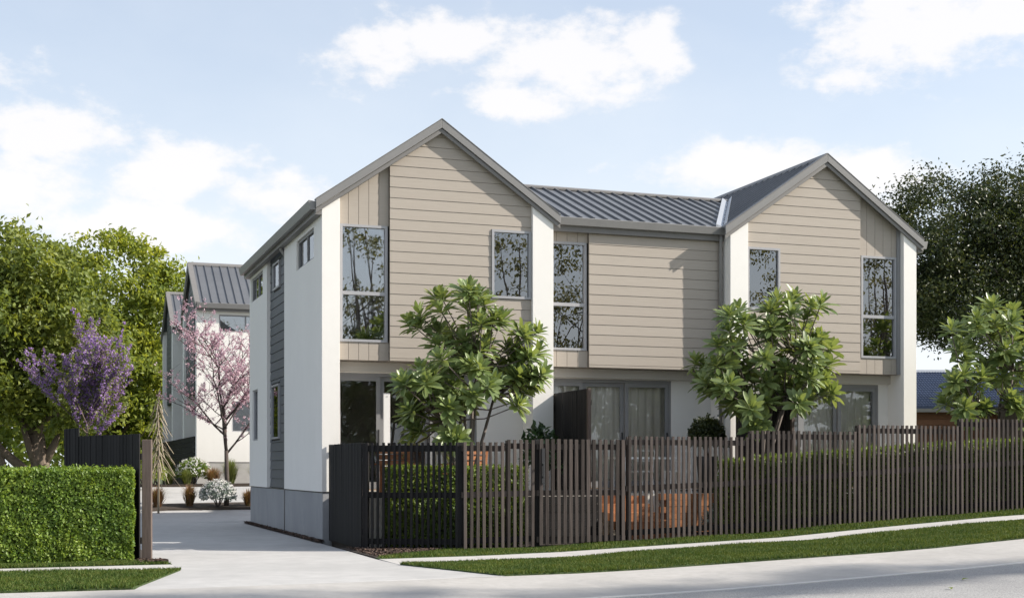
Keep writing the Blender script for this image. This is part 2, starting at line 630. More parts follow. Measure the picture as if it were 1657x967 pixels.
# ------------------------------------------------------------------ ground
FX = [6.94, 8.31, 10.07, 12.6, 14.92, 17.33, 18.86, 24, 34, 60]
FZ = [0.036, 0.06, 0.13, 0.23, 0.39, 0.54, 0.61, 0.86, 1.1, 1.2]


def gx(x):
    return float(np.interp(x, FX, FZ))


def G(x, y):
    t = min(max((y - 35.6) / 10.5, 0), 1)
    z = gx(x) + 0.80 * t * t * (3 - 2 * t) * 1.0
    if x > 20 and y > 24:
        z += 0
    return z


def sheet(name, xs, y0, y1, ny, mat, zo=0.0, thick=0.0, parent=None, kind='structure', zf=None):
    """strip following the ground between the lines y0(x) and y1(x)"""
    V, F = [], []
    for x in xs:
        a, b = y0(x), y1(x)
        for j in range(ny + 1):
            t = j / ny
            y = a + (b - a) * t
            V.append((x, y, G(x, y) + zo + (zf(t) if zf else 0)))
    m = ny + 1
    for i in range(len(xs) - 1):
        for j in range(ny):
            F.append((i * m + j, (i + 1) * m + j, (i + 1) * m + j + 1, i * m + j + 1))
    if thick:
        n0 = len(V)
        V += [(x, y, z - thick) for x, y, z in V]
        per = [i * m for i in range(len(xs))] + [(len(xs) - 1) * m + j for j in range(1, m)] + \
              [i * m + ny for i in reversed(range(len(xs) - 1))] + [j for j in reversed(range(1, ny))]
        for i in range(len(per)):
            a, b = per[i], per[(i + 1) % len(per)]
            F.append((b, a, a + n0, b + n0))
    me = bpy.data.meshes.new(name)
    me.from_pydata(V, [], F)
    me.materials.append(MAT[mat])
    ob = link(name, me, parent)
    if kind:
        ob['kind'] = kind
    return ob


def line(*pts):
    X = [p[0] for p in pts]
    Y = [p[1] for p in pts]
    return lambda x: float(np.interp(x, X, Y))


path_in = line((-0.5, 20.56), (5.06, 20.74), (8, 21.1), (18, 21.25))
path_out = line((-0.48, 19.55), (1.92, 19.45), (5.1, 19.45), (10, 20.0), (17, 20.1))
kerb_in = line((-0.4, 16.66), (1.08, 16.64), (5.87, 17.04), (8.7, 17.3), (15, 17.3))
kerb_out = line((-1, 14.2), (4.55, 14.36), (7.45, 14.9), (13, 15.3), (20, 15.5))


def lin(a, b, n):
    return [a + (b - a) * i / n for i in range(n + 1)]


gxs = [-300, -150, -80, -40, -20] + lin(-12, 36, 48) + [40, 50, 60, 80, 120, 200, 400]
gys = [-200, -100, -60, -40, -25] + lin(-18, 70, 55) + [75, 82, 90, 110, 150, 250, 500, 900]
V, F = [], []
for x in gxs:
    for y in gys:
        V.append((x, y, G(x, y) - 0.16))
m_ = len(gys)
for i in range(len(gxs) - 1):
    for j in range(m_ - 1):
        F.append((i * m_ + j, (i + 1) * m_ + j, (i + 1) * m_ + j + 1, i * m_ + j + 1))
me = bpy.data.meshes.new('ground')
me.from_pydata(V, [], F)
me.materials.append(MAT['meadow'])
link('ground', me)['kind'] = 'structure'

XL_ = lin(-14, 1.92, 16)
XR_ = lin(5.08, 34, 58)
sheet('road', lin(-40, 60, 100), line((0, 6.0)), kerb_out, 8, 'chip_seal', -0.10)
sheet('far_kerb', lin(-40, 60, 100), line((0, 5.5)), line((0, 6.0)), 1, 'kerb_concrete', 0.0, 0.16)
sheet('far_verge', lin(-40, 60, 100), line((0, -2.0)), line((0, 5.5)), 2, 'lawn_soil', -0.01)
sheet('kerb', lin(-40, 60, 100), kerb_out, kerb_in, 6, 'kerb_concrete', -0.012, 0.0, zf=lambda t: -0.085 * (1 - t) ** 1.5)
sheet('kerb_lip', lin(-40, 60, 100), lambda x: kerb_out(x) - 0.05, lambda x: kerb_out(x) + 0.03, 1, 'lip_concrete', -0.088, 0.03)
# driveway with its splayed crossing
dl = lambda y: float(np.interp(y, [16.6, 19.45, 20.6, 21.3, 50], [1.08, 1.92, 1.9, 1.72, 1.72]))
dr = lambda y: float(np.interp(y, [16.95, 17.2, 19.45, 20.74, 25.1, 36.2, 36.3, 50], [5.9, 5.8, 5.1, 5.06, 5.12, 5.2, 14, 14]))
ys = lin(16.55, 36.2, 60) + lin(36.3, 50, 30)
V, F = [], []
nx = 8
for y in ys:
    a, b = dl(y), dr(y)
    for i in range(nx + 1):
        x = a + (b - a) * i / nx
        yy = y if y > 18 else max(y, kerb_in(x) - 0.04 * (1 if y > 16.9 else 2)) if y < 17.1 else y
        V.append((x, yy, G(x, yy) - (0.0125 if y < 16.6 else 0.004)))
for j in range(len(ys) - 1):
    for i in range(nx):
        F.append((j * (nx + 1) + i, j * (nx + 1) + i + 1, (j + 1) * (nx + 1) + i + 1, (j + 1) * (nx + 1) + i))
me = bpy.data.meshes.new('driveway')
me.from_pydata(V, [], F)
me.materials.append(MAT['driveway_concrete'])
link('driveway', me)['kind'] = 'structure'
# footpath slabs, each poured bay one piece with a joint between
def footpath(name, x0, x1, bay):
    root = None
    n = max(1, round((x1 - x0) / bay))
    for i in range(n):
        a = x0 + (x1 - x0) * i / n + 0.005
        b = x0 + (x1 - x0) * (i + 1) / n - 0.005
        ob = sheet(name if root is None else 'paving_slab', lin(a, b, 3), path_out, path_in, 2, 'concrete_path', 0.0, 0.07, root,
                   'structure' if root is None else None)
        if root is None:
            root = ob
footpath('footpath', -14, 1.9, 1.6)
footpath('footpath', 5.09, 34, 1.6)
# grass berm soil
def berm_left(x):
    return kerb_in(x) if x < 1.08 else float(np.interp(x, [1.08, 1.92], [16.66, 19.45]))
def berm_right(x):
    return float(np.interp(x, [5.08, 5.85], [19.5, 17.04])) if x < 5.85 else kerb_in(x)
sheet('berm', lin(-14, 1.0, 12) + lin(1.08, 1.9, 4), berm_left, path_out, 4, 'lawn_soil', 0.012, 0.09)
sheet('berm', lin(5.1, 5.86, 4) + lin(6.2, 34, 40), berm_right, path_out, 4, 'lawn_soil', 0.012, 0.09)
fence_front_line = line((5.0, 23.3), (5.36, 23.12), (6.94, 22.26), (40, 22.26))
sheet('grass_strip', lin(5.1, 34, 50), path_in, lambda x: min(fence_front_line(x) + 0.1, 21.0 + max(0, (x - 5.1)) * 0.9) if x < 7 else 22.4, 3, 'lawn_soil', 0.008, 0.06)
sheet('grass_strip', lin(-14, 1.9, 14), path_in, line((-14, 21.3), (1.0, 21.3), (1.9, 20.68)), 3, 'lawn_soil', 0.008, 0.06)
sheet('mulch_bed', lin(5.12, 7.0, 12), lambda x: 21.0 + (x - 5.1) * 0.9, lambda x: max(fence_front_line(x) + 0.6, 21.02 + (x - 5.1) * 0.9), 4, 'soil', 0.006, 0.06)
sheet('garden_soil', lin(-14, 1.72, 14), lambda x: float(np.interp(x, [-14, 1.0, 1.9], [21.28, 21.28, 20.7])), lambda x: 34.0, 14, 'soil', 0.01, 0.06)
sheet('mulch_bed', lin(5.08, 5.24, 2), lambda x: 25.6, lambda x: 35.5, 12, 'soil', 0.004)


def blade_field(name, n, xr, yfun0, yfun1, h, mat, parent=None, zo=0.01, dens_edge=None):
    x = RNG.uniform(xr[0], xr[1], n)
    a = np.array([yfun0(v) for v in x])
    b = np.array([yfun1(v) for v in x])
    y = a + (b - a) * RNG.uniform(-0.004, 1.004, n)
    keep = b - a > 0.02 * RNG.uniform(0, 1, n)
    keep &= RNG.uniform(0, 1, n) < (b - a) / np.max(b - a) + 0.02
    x, y = x[keep], y[keep]
    n = len(x)
    z = np.array([G(u, v) for u, v in zip(x, y)]) + zo
    clump = 0.75 + 0.5 * np.sin(x * 2.1 + 1.3 * np.sin(y * 1.7)) * np.sin(y * 2.7 + x * 0.6) * 0.6
    hh = h * RNG.uniform(0.55, 1.25, n) * clump
    ang = RNG.uniform(0, 2 * np.pi, n)
    w = RNG.uniform(0.006, 0.011, n)
    lean = RNG.normal(0, 0.4, (n, 2)) * hh[:, None]
    d = np.stack([np.cos(ang), np.sin(ang), np.zeros(n)], 1) * w[:, None]
    P = np.stack([x, y, z], 1)
    T = P + np.stack([lean[:, 0], lean[:, 1], hh], 1)
    V = np.stack([P - d, P + d, T], 1).reshape(-1, 3)
    F = np.arange(3 * n).reshape(-1, 3)
    return arr_mesh(name, V, F, mat, parent, 'stuff')


tag(blade_field('grass', 34000, (-1.6, 1.92), berm_left, path_out, 0.055, 'grass_blade'), 'short mown grass on the berm left of the driveway crossing', 'grass')
tag(blade_field('grass', 190000, (5.1, 20.5), berm_right, path_out, 0.055, 'grass_blade'), 'long strip of mown grass between footpath and road', 'grass')
tag(blade_field('grass', 46000, (5.15, 20.5), path_in, lambda x: min(fence_front_line(x) + 0.05, 21.0 + max(0, (x - 5.1)) * 0.9) if x < 7 else 22.3, 0.05, 'grass_blade'),
    'thin strip of grass along the foot of the slatted fence', 'grass')
tag(blade_field('grass', 16000, (-1.6, 1.88), path_in, line((-14, 21.3), (1.0, 21.3), (1.9, 20.68)), 0.05, 'grass_blade'),
    'thin strip of grass at the foot of the clipped hedge', 'grass')


# ------------------------------------------------------------------ townhouse block
RP = 0.692


def townhouses(root, o, clad, rear=False):
    def mb():
        return MB(o)

    def zr(x):
        return max(8.459 - RP * abs(x - 7.655), 8.459 - RP * abs(x - 16.59))
    RA, RB = 7.655, 16.59

    def gclip(poly, ridge, off):
        poly = clip(poly, RP, 1, 8.459 - off + RP * ridge)
        return clip(poly, -RP, 1, 8.459 - off - RP * ridge) if poly else poly

    def extr(m, poly, y0, y1):
        if len(poly) >= 3:
            m.prism([(u, y0, v) for u, v in poly], [(u, y1, v) for u, v in poly])

    # --- stucco walls
    def fin(x0, x1, ridge):
        m = mb()
        extr(m, gclip([(x0, 1.01), (x1, 1.01), (x1, 9), (x0, 9)], ridge, 0.10), 25.95, 26.60 if x0 < 6 or x1 > 18 else 26.95)
        m.build('wall_fin', 'stucco', root, bevel=0.006)
    fin(5.23, 5.588, RA)
    fin(9.613, 10.07, RA)
    fin(14.184, 14.624, RB)
    fin(18.63, 18.975, RB)
    w1 = (26.75, 28.65, 5.68, 6.30)
    w2 = (33.23, 35.10, 5.74, 6.34)
    w3 = (31.16, 32.05, 5.67, 6.30)
    s1 = (34.02, 34.90, 2.17, 3.46)
    s2 = (31.24, 32.30, 2.16, 3.44)
    rec = (30.17, 32.57)
    for side in (0, 1):
        m = mb()
        xa, xb = (5.23, 5.38) if side == 0 else (18.825, 18.975)
        holes = [w1, w2, s1] if side == 0 else [w1, w2, (27.2, 28.8, 2.1, 3.2)]
        for (u0, u1) in ((26.60, rec[0]), (rec[1], 35.38)):
            for a, b, c, d in rects(u0, u1, 1.01, 6.66, holes):
                m.box(xa, xb, a, b, c, d)
        m.build('side_wall', 'stucco', root)
        # recessed clad strip of the side wall
        m = mb()
        xi = (5.345, 5.38) if side == 0 else (18.825, 18.86)
        for a, b, c, d in rects(rec[0], rec[1], 1.01, 6.66, [w3, s2]):
            m.box(xi[0], xi[1], a, b, c, d)
        pan = m.build('cladding_panel', 'sheathing', root)
        z = 1.02
        while z < 6.6:
            z1 = min(z + 0.2126, 6.62)
            for a, b, c, d in rects(rec[0] + 0.002, rec[1] - 0.002, z, z1 - 0.008, [(w3[0] - .04, w3[1] + .04, w3[2] - .04, w3[3] + .04), (s2[0] - .04, s2[1] + .04, s2[2] - .04, s2[3] + .04)]):
                m = mb()
                if side == 0:
                    m.prism([(5.345, a, c), (5.345, b, c), (5.345, b, d), (5.345, a, d)], [(5.305, a, c), (5.305, b, c), (5.318, b, d), (5.318, a, d)])
                else:
                    m.prism([(18.86, a, c), (18.86, b, c), (18.86, b, d), (18.86, a, d)], [(18.90, a, c), (18.90, b, c), (18.887, b, d), (18.887, a, d)])
                m.build('weatherboard', 'slate_board', pan)
            z += 0.2126
    m = mb()
    extr(m, [(5.38, 1.01), (10.0, 1.01), (10.0, 6.6), (7.655, 8.2), (5.38, 6.63)], 35.23, 35.38)
    extr(m, [(14.25, 1.01), (18.825, 1.01), (18.825, 6.63), (16.59, 8.2), (14.25, 6.6)], 35.23, 35.38)
    m.box(10.0, 14.25, 35.23, 35.38, 1.01, 6.6)
    m.build('rear_wall', 'stucco', root)
    # --- plinth
    m = mb()
    m.box(5.25, 18.955, 25.975, 26.12, -0.4, 0.985)
    m.box(5.25, 5.40, 26.12, 35.36, -0.4, 0.985)
    m.box(18.805, 18.955, 26.12, 35.36, -0.4, 0.985)
    m.box(5.40, 18.805, 35.2, 35.36, -0.4, 0.985)
    m.build('plinth', 'concrete_block' if not rear else 'concrete_path', root)
    m = mb()
    m.box(5.262, 18.943, 25.99, 35.34, 0.985, 1.01)
    m.build('drip_shadow', 'black_metal', root)  # black strip put in for the drip shadow above the plinth
    # --- floors, party walls, inner walls
    m = mb()
    m.box(5.40, 18.80, 26.20, 35.2, 1.012, 1.05)
    m.build('floor', 'floor_timber', root)
    m = mb()
    m.box(5.385, 10.06, 26.45, 35.2, 3.41, 3.60)
    m.box(10.08, 14.17, 26.7, 35.2, 3.41, 3.60)
    m.box(14.2, 18.82, 26.45, 35.2, 3.41, 3.60)
    m.build('floor_slab', 'plaster', root)
    m = mb()
    m.box(9.98, 10.055, 26.97, 35.2, 1.06, 3.40)
    m.box(9.98, 10.055, 26.97, 35.2, 3.61, 6.5)
    m.box(14.2, 14.28, 26.97, 35.2, 1.06, 3.40)
    m.box(14.2, 14.28, 26.97, 35.2, 3.61, 6.5)
    m.build('party_wall', 'plaster', root)
    m = mb()
    for z0, z1, yy in ((1.06, 3.40, 30.9), (3.61, 6.45, 29.9)):
        m.box(5.40, 9.97, yy, yy + 0.1, z0, z1)
        m.box(10.07, 14.19, yy, yy + 0.1, z0, z1)
        m.box(14.29, 18.81, yy, yy + 0.1, z0, z1)
    m.build('inner_wall', 'plaster', root)
    m = mb()
    m.box(5.40, 18.81, 26.5, 35.2, 6.46, 6.5)
    m.build('ceiling', 'plaster', root)

    # --- weatherboard boxes of the upper floor
    def weather(x0, x1, yf, ztop, ridge, holes):
        m = mb()
        for a, b, c, d in rects(x0, x1, 3.605, 9, holes):
            poly = [(a, c), (b, c), (b, d), (a, d)]
            poly = gclip(poly, ridge, 0.16) if ridge else clip(poly, 0, 1, ztop)
            extr(m, poly, yf + 0.035, yf + 0.14)
        pan = m.build('cladding_panel', 'sheathing', root)
        hs = [(h[0] - 0.045, h[1] + 0.045, h[2] - 0.045, h[3] + 0.045) for h in holes]
        z = 3.662
        zs = [(3.605, 3.655)]
        while z < 8.3:
            zs.append((z, z + 0.2066))
            z += 0.2126
        for i, (za, zb) in enumerate(zs):
            for a, b, c, d in rects(x0, x1, za, zb, hs):
                m = mb()
                poly = [(a, c), (b, c), (b, d), (a, d)]
                poly = gclip(poly, ridge, 0.165) if ridge else clip(poly, 0, 1, ztop - 0.005)
                if len(poly) < 3:
                    continue
                til = lambda v: 0.0 if i == 0 else 0.008 * (v - za) / 0.2126
                m.prism([(u, yf + til(v), v) for u, v in poly], [(u, yf + 0.034, v) for u, v in poly])
                m.build('weatherboard' if i else 'bottom_trim', clad, pan)
        # flat jamb trim at the box corner and the underside
        m = mb()
        m.box(x0, x1, yf + 0.14, 26.54 if ridge else 26.84, 3.607, 3.66)
        m.build('soffit', clad, root)

    wa = (8.79, 9.575, 4.98, 6.30)
    wb = (14.68, 15.42, 4.98, 6.27)
    weather(6.618, 9.611, 26.03, None, RA, [wa])
    weather(11.02, 14.182, 26.30, 6.47, None, [])
    weather(14.626, 17.537, 26.03, None, RB, [wb])

    # --- vertical boards above and below the tall windows
    def vboards(x0, x1, yf, zwin0, zwin1, ridge, ztop):
        for a, b, c, d in ((x0, x1, 3.605, zwin0), (x0, x1, zwin1, 9)):
            m = mb()
            poly = [(a, c), (b, c), (b, d), (a, d)]
            poly = gclip(poly, ridge, 0.16) if ridge else clip(poly, 0, 1, ztop)
            extr(m, poly, yf + 0.022, yf + 0.14)
            pan = m.build('cladding_panel', 'sheathing', root)
        n = max(1, round((x1 - x0) / 0.212))
        for k in range(n):
            a = x0 + (x1 - x0) * k / n + 0.004
            b = x0 + (x1 - x0) * (k + 1) / n - 0.004
            for c, d in ((3.607, zwin0), (zwin1, 9)):
                poly = [(a, c), (b, c), (b, d), (a, d)]
                poly = gclip(poly, ridge, 0.165) if ridge else clip(poly, 0, 1, ztop - 0.005)
                if len(poly) >= 3:
                    m = mb()
                    extr(m, poly, yf, yf + 0.021)
                    m.build('vertical_board', clad, pan)
        m = mb()
        m.box(x0, x1, yf + 0.14, 26.54 if ridge else 26.84, 3.609, 3.66)
        m.build('soffit', clad, root)

    vboards(5.590, 6.616, 26.115, 3.965, 6.285, RA, None)
    vboards(10.072, 11.018, 26.385, 3.955, 6.24, None, 6.47)
    vboards(17.539, 18.628, 26.115, 3.965, 6.285, RB, None)
    # return of the clad boxes beside the recesses
    m = mb()
    m.box(18.545, 18.628, 26.07, 26.113, 3.607, 6.9)
    m.build('corner_trim', 'door_frame', root)

    # --- windows
    def window(x0, x1, z0, z1, yf, bars=(), mull=(), fw=0.05, d0=-0.02, d1=0.09, glass='glass', fm='window_frame', name='window', sill=True, ins=0.0):
        """front window in the facade plane"""
        m = mb()
        ya, yb = yf + d0, yf + d1
        m.box(x0, x1, ya, yb, z1 - fw, z1)
        m.box(x0, x1, ya, yb, z0, z0 + fw)
        m.box(x0, x0 + fw, ya, yb, z0 + fw, z1 - fw)
        m.box(x1 - fw, x1, ya, yb, z0 + fw, z1 - fw)
        for zb in bars:
            m.box(x0 + fw, x1 - fw, ya + 0.01, yb - 0.02, zb - 0.035, zb + 0.035)
        for xm in mull:
            m.box(xm - fw * 0.9, xm + fw * 0.9, ya + 0.012, yb - 0.015, z0 + fw, z1 - fw)
        w = m.build(name, fm, root)
        zs = [z0 + fw] + [v for zb in bars for v in (zb - 0.035, zb + 0.035)] + [z1 - fw]
        xs = [x0 + fw] + [v for xm in mull for v in (xm - fw * 0.9, xm + fw * 0.9)] + [x1 - fw]
        yg = (ya + yb) / 2
        for i in range(0, len(xs), 2):
            for j in range(0, len(zs), 2):
                a, b, c, d = xs[i] - 0.005, xs[i + 1] + 0.005, zs[j] - 0.005, zs[j + 1] + 0.005
                mm = mb()
                mm.box(a, b, yg, yg + 0.008, c, d)
                mm.build('pane', glass, w)
        return w

    window(5.625, 6.585, 3.967, 6.283, 26.115, bars=(4.93,))
    window(10.10, 10.985, 3.957, 6.238, 26.385, bars=(4.92,))
    window(17.60, 18.54, 3.967, 6.283, 26.115, bars=(4.91,))
    window(wa[0] - 0.04, wa[1] + 0.03, wa[2] - 0.04, wa[3] + 0.04, 26.03)
    window(wb[0] - 0.04, wb[1] + 0.04, wb[2] - 0.04, wb[3] + 0.04, 26.03)

    def swindow(x0, hole, depth, mull=False, side=0):
        """window in a side wall (plane of constant x)"""
        a, b, c, d = hole
        fw = 0.045
        s = 1 if side == 0 else -1
        xa, xb = sorted((x0 + s * depth, x0 + s * (depth + 0.07)))
        m = mb()
        m.box(xa, xb, a, b, d - fw, d)
        m.box(xa, xb, a, b, c, c + fw)
        m.box(xa, xb, a, a + fw, c + fw, d - fw)
        m.box(xa, xb, b - fw, b, c + fw, d - fw)
        if mull:
            mid = (a + b) / 2
            m.box(xa + 0.008, xb - 0.008, mid - 0.025, mid + 0.025, c + fw, d - fw)
        w = m.build('window', 'window_frame' if not mull else 'door_frame', root)
        xg = (xa + xb) / 2
        spans = [(a + fw, b - fw)] if not mull else [(a + fw, (a + b) / 2 - 0.025), ((a + b) / 2 + 0.025, b - fw)]
        for p, q in spans:
            m = mb()
            m.box(xg, xg + 0.008, p - 0.004, q + 0.004, c + fw - 0.004, d - fw + 0.004)
            m.build('pane', 'glass', w)
    for side, x0, xr in ((0, 5.23, 5.305), (1, 18.975, 18.90)):
        swindow(x0, w1, 0.04, True, side)
        swindow(x0, w2, 0.04, True, side)
        swindow(xr, w3, -0.03, False, side)
        swindow(xr, s2, -0.03, False, side)
        swindow(x0, s1 if side == 0 else (27.2, 28.8, 2.1, 3.2), 0.04, False, side)

    # --- ground floor walls and glazed doors
    def ground_floor(x0, x1, yw, hole, mulls):
        m = mb()
        for a, b, c, d in rects(x0, x1, 1.01, 3.607, [hole]):
            m.box(a, b, yw, yw + 0.15, c, d)
        m.build('ground_floor_wall', 'stucco', root)
        fw = 0.07
        m = mb()
        m.box(hole[0], hole[1], yw + 0.02, yw + 0.13, hole[3] - fw, hole[3])
        m.box(hole[0], hole[1], yw + 0.02, yw + 0.13, hole[2], hole[2] + 0.04)
        m.box(hole[0], hole[0] + 0.05, yw + 0.02, yw + 0.13, hole[2] + 0.04, hole[3] - fw)
        m.box(hole[1] - 0.05, hole[1], yw + 0.02, yw + 0.13, hole[2] + 0.04, hole[3] - fw)
        door = m.build('sliding_door', 'door_frame', root)
        xs = [hole[0] + 0.05] + list(mulls) + [hole[1] - 0.05]
        for i in range(len(xs) - 1):
            a, b = xs[i] + 0.003, xs[i + 1] - 0.003
            yy = yw + (0.03 if i % 2 == 0 else 0.078)
            z0, z1 = hole[2] + 0.042, hole[3] - fw - 0.002
            m = mb()
            m.box(a, b, yy, yy + 0.042, z1 - 0.085, z1)
            m.box(a, b, yy, yy + 0.042, z0, z0 + 0.10)
            m.box(a, a + 0.085, yy, yy + 0.042, z0 + 0.10, z1 - 0.085)
            m.box(b - 0.085, b, yy, yy + 0.042, z0 + 0.10, z1 - 0.085)
            m.build('sash', 'door_frame', door)
            m = mb()
            m.box(a + 0.08, b - 0.08, yy + 0.018, yy + 0.026, z0 + 0.095, z1 - 0.08)
            m.build('pane', 'door_glass', door)
            m = mb()
            m.box(b - 0.055, b - 0.03, yy - 0.03, yy - 0.001, 1.95, 2.25)
            m.build('handle', 'black_metal', door)

    ground_floor(5.59, 9.612, 26.55, (5.60, 8.60, 1.05, 3.385), (6.56, 7.60))
    ground_floor(10.072, 14.182, 26.85, (10.30, 13.21, 1.05, 3.395), (11.12, 12.10))
    ground_floor(14.626, 18.628, 26.55, (15.40, 18.37, 1.05, 3.395), (16.35, 17.30))

    # --- curtains
    def curtain(x0, x1, yc, z0, z1):
        n = max(8, int((x1 - x0) / 0.03))
        A = []
        ph = random.uniform(0, 6)
        for i in range(n + 1):
            t = i / n
            A.append((x0 + (x1 - x0) * t, yc + 0.035 * math.sin(ph + t * (x1 - x0) * 32 + 0.8 * math.sin(t * 9))))
        m = mb()
        b = len(m.v)
        for x, y in A:
            m.v += [(x, y, z0), (x, y, z1)]
        for x, y in A:
            m.v += [(x, y + 0.004, z0), (x, y + 0.004, z1)]
        for i in range(n):
            m.f.append((2 * i, 2 * i + 2, 2 * i + 3, 2 * i + 1))
            k = 2 * (n + 1)
            m.f.append((k + 2 * i, k + 2 * i + 1, k + 2 * i + 3, k + 2 * i + 2))
        m.build('curtain', 'curtain_fabric', root, smooth=True)
    curtain(10.36, 11.08, 27.06, 1.07, 3.38)
    curtain(11.15, 13.15, 27.06, 1.07, 3.38)
    curtain(15.45, 18.30, 26.76, 1.07, 3.38)
    curtain(7.75, 8.5, 26.76, 1.07, 3.38)
    curtain(8.80, 9.2, 26.30, 4.8, 6.4)
    curtain(14.75, 15.0, 26.30, 4.8, 6.4)

    # --- roofs
    def slope(A, B, C, D, name, parent, th=0.06):
        """slab from four roof corners (eave A-B, ridge D-C order)"""
        A, B, C, D = map(Vector, (A, B, C, D))
        n = (B - A).cross(D - A).normalized()
        if n.z < 0:
            n = -n
        m = mb()
        lo = [p - n * th for p in (A, B, C, D)]
        m.prism([A, B, C, D], lo)
        return m.build(name, 'roof_metal', parent)

    def ribs(e0, e1, r0, r1, pitch, roof, n_off=0.0):
        """standing seams between the eave line e0-e1 and the ridge line r0-r1, running square to the eave"""
        e0, e1, r0, r1 = map(Vector, (e0, e1, r0, r1))
        ev = e1 - e0
        Lm = ev.length
        ed = ev / Lm
        up = (r0 - e0) - ed * (r0 - e0).dot(ed)
        H = up.length
        ud = up / H
        nrm = ed.cross(ud)
        if nrm.z < 0:
            nrm = -nrm
        s0 = (r0 - e0).dot(ed)
        s1 = (r1 - e0).dot(ed)
        lo, hi = min(0, s0), max(Lm, s1)
        k = 0
        s = lo + pitch * 0.6
        while s < hi - 0.05:
            t0, t1 = 0.0, 1.0
            # clip to the trapezium sides
            if s < 0:
                t0 = max(t0, (s) / s0)
            if s > Lm:
                t0 = max(t0, (s - Lm) / (s1 - Lm))
            if s0 > 0 and s < s0:
                t1 = min(t1, s / s0)
            if s1 < Lm and s > s1:
                t1 = min(t1, (Lm - s) / (Lm - s1))
            if t1 - t0 > 0.02:
                a = e0 + ed * s + ud * H * (t0 + 0.004)
                b = e0 + ed * s + ud * H * (t1 - 0.004)
                m = mb()
                w, h = 0.016, 0.042
                q = []
                for p in (a, b):
                    q.append([p - ed * w - nrm * 0.005, p + ed * w - nrm * 0.005, p + ed * w * 0.75 + nrm * h, p - ed * w * 0.75 + nrm * h])
                m.prism(q[0], q[1])
                m.build('roof_rib', 'roof_metal', roof)
            s += pitch

    def cap(p, q, roof, w=0.13, drop=RP):
        m = mb()
        p, q = Vector(p), Vector(q)
        d = (q - p).normalized()
        sdv = Vector((d.y, -d.x, 0)).normalized()
        pr = []
        for e in (p, q):
            pr.append([e + sdv * w - Vector((0, 0, w * drop - 0.05)), e + Vector((0, 0, 0.065)), e - sdv * w - Vector((0, 0, w * drop - 0.05)),
                       e - sdv * w - Vector((0, 0, w * drop - 0.01)), e + Vector((0, 0, 0.01)), e + sdv * w - Vector((0, 0, w * drop - 0.01))])
        m.prism(pr[0], pr[1])
        m.build('ridge_cap', 'fascia_grey', roof)

    y0, y1 = 25.93, 35.46
    for ridge in (RA, RB):
        xe0, xe1 = ridge - 2.50, ridge + 2.50
        ze = 8.42 - RP * 2.50
        zt = 8.42
        roof = slope((xe0, y0, ze), (xe0, y1, ze), (ridge, y1, zt), (ridge, y0, zt), 'roof', root)
        # the other half of the same roof
        m = mb()
        m.prism([(xe1, y0, ze), (xe1, y1, ze), (ridge, y1, zt), (ridge, y0, zt)],
                [(xe1 - .03, y0, ze - .055), (xe1 - .03, y1, ze - .055), (ridge, y1, zt - .07), (ridge, y0, zt - .07)])
        m.build('roof_slope', 'roof_metal', roof)
        ribs((xe0, y0 + .1, ze), (xe0, y1, ze), (ridge, y0 + .1, zt), (ridge, y1, zt), 0.29, roof)
        ribs((xe1, y0 + .1, ze), (xe1, y1, ze), (ridge, y0 + .1, zt), (ridge, y1, zt), 0.29, roof)
        cap((ridge, y0, zt), (ridge, y1, zt), roof)
        # barge boards: a deep outer board under a capping, and a lower trim set back
        for s in (-1, 1):
            xe = ridge + s * 2.552
            for (o0, o1, ya, yb, nm, mt) in ((0.0, 0.175, 25.885, 25.93, 'barge_board', 'gutter_grey'), (0.180, 0.272, 25.915, 25.948, 'barge_trim', 'fascia_grey')):
                zc = 8.459
                zz = zc - RP * 2.552
                m = mb()
                lo = [(ridge, zc - o1), (ridge, zc - o0), (xe, zz - o0), (xe, zz - o1)]
                m.prism([(u, ya, v) for u, v in lo], [(u, yb, v) for u, v in lo])
                m.build(nm, mt, roof, bevel=0.006)
            # capping strip on the verge
            m = mb()
            lo = [(ridge, 8.475), (ridge, 8.461), (xe, 8.461 - RP * 2.552), (xe, 8.475 - RP * 2.552)]
            m.prism([(u, 25.878, v) for u, v in lo], [(u, 26.06, v) for u, v in lo])
            m.build('verge_capping', 'fascia_grey', roof)
            # rear verge
            m = mb()
            lo = [(ridge, 8.459 - .27), (ridge, 8.459), (xe, 8.459 - RP * 2.552), (xe, 8.459 - .27 - RP * 2.552)]
            m.prism([(u, 35.465, v) for u, v in lo], [(u, 35.51, v) for u, v in lo])
            m.build('barge_board', 'gutter_grey', roof)
            # eaves gutter, fascia and soffit
            outer = (ridge == RA and s == -1) or (ridge == RB and s == 1)
            if outer:
                ze2 = 8.459 - RP * 2.552
                q = sorted((xe + s * 0.002, xe + s * 0.125))
                m = mb()
                sec = [(q[0], ze2 - 0.17), (q[1], ze2 - 0.17), (q[1], ze2 - 0.02), (q[0], ze2 - 0.02)]
                if s < 0:
                    sec = [(xe - 0.002, ze2 - 0.20), (xe - 0.10, ze2 - 0.20), (xe - 0.14, ze2 - 0.03), (xe - 0.13, ze2 - 0.02), (xe - 0.002, ze2 - 0.04)]
                else:
                    sec = [(xe + 0.002, ze2 - 0.20), (xe + 0.10, ze2 - 0.20), (xe + 0.14, ze2 - 0.03), (xe + 0.13, ze2 - 0.02), (xe + 0.002, ze2 - 0.04)]
                m.prism([(u, 25.94, v) for u, v in sec], [(u, 35.50, v) for u, v in sec])
                m.build('gutter', 'gutter_grey', roof)
                q = sorted((xe + s * 0.0, xe - s * 0.125))
                m = mb()
                m.box(q[0], q[1], 25.952, 35.46, ze2 - 0.29, ze2 - 0.20)
                m.build('soffit', 'fascia_grey', roof)
                # downpipe in the corner of the clad recess
                px = 5.27 if s < 0 else 18.935
                m = mb()
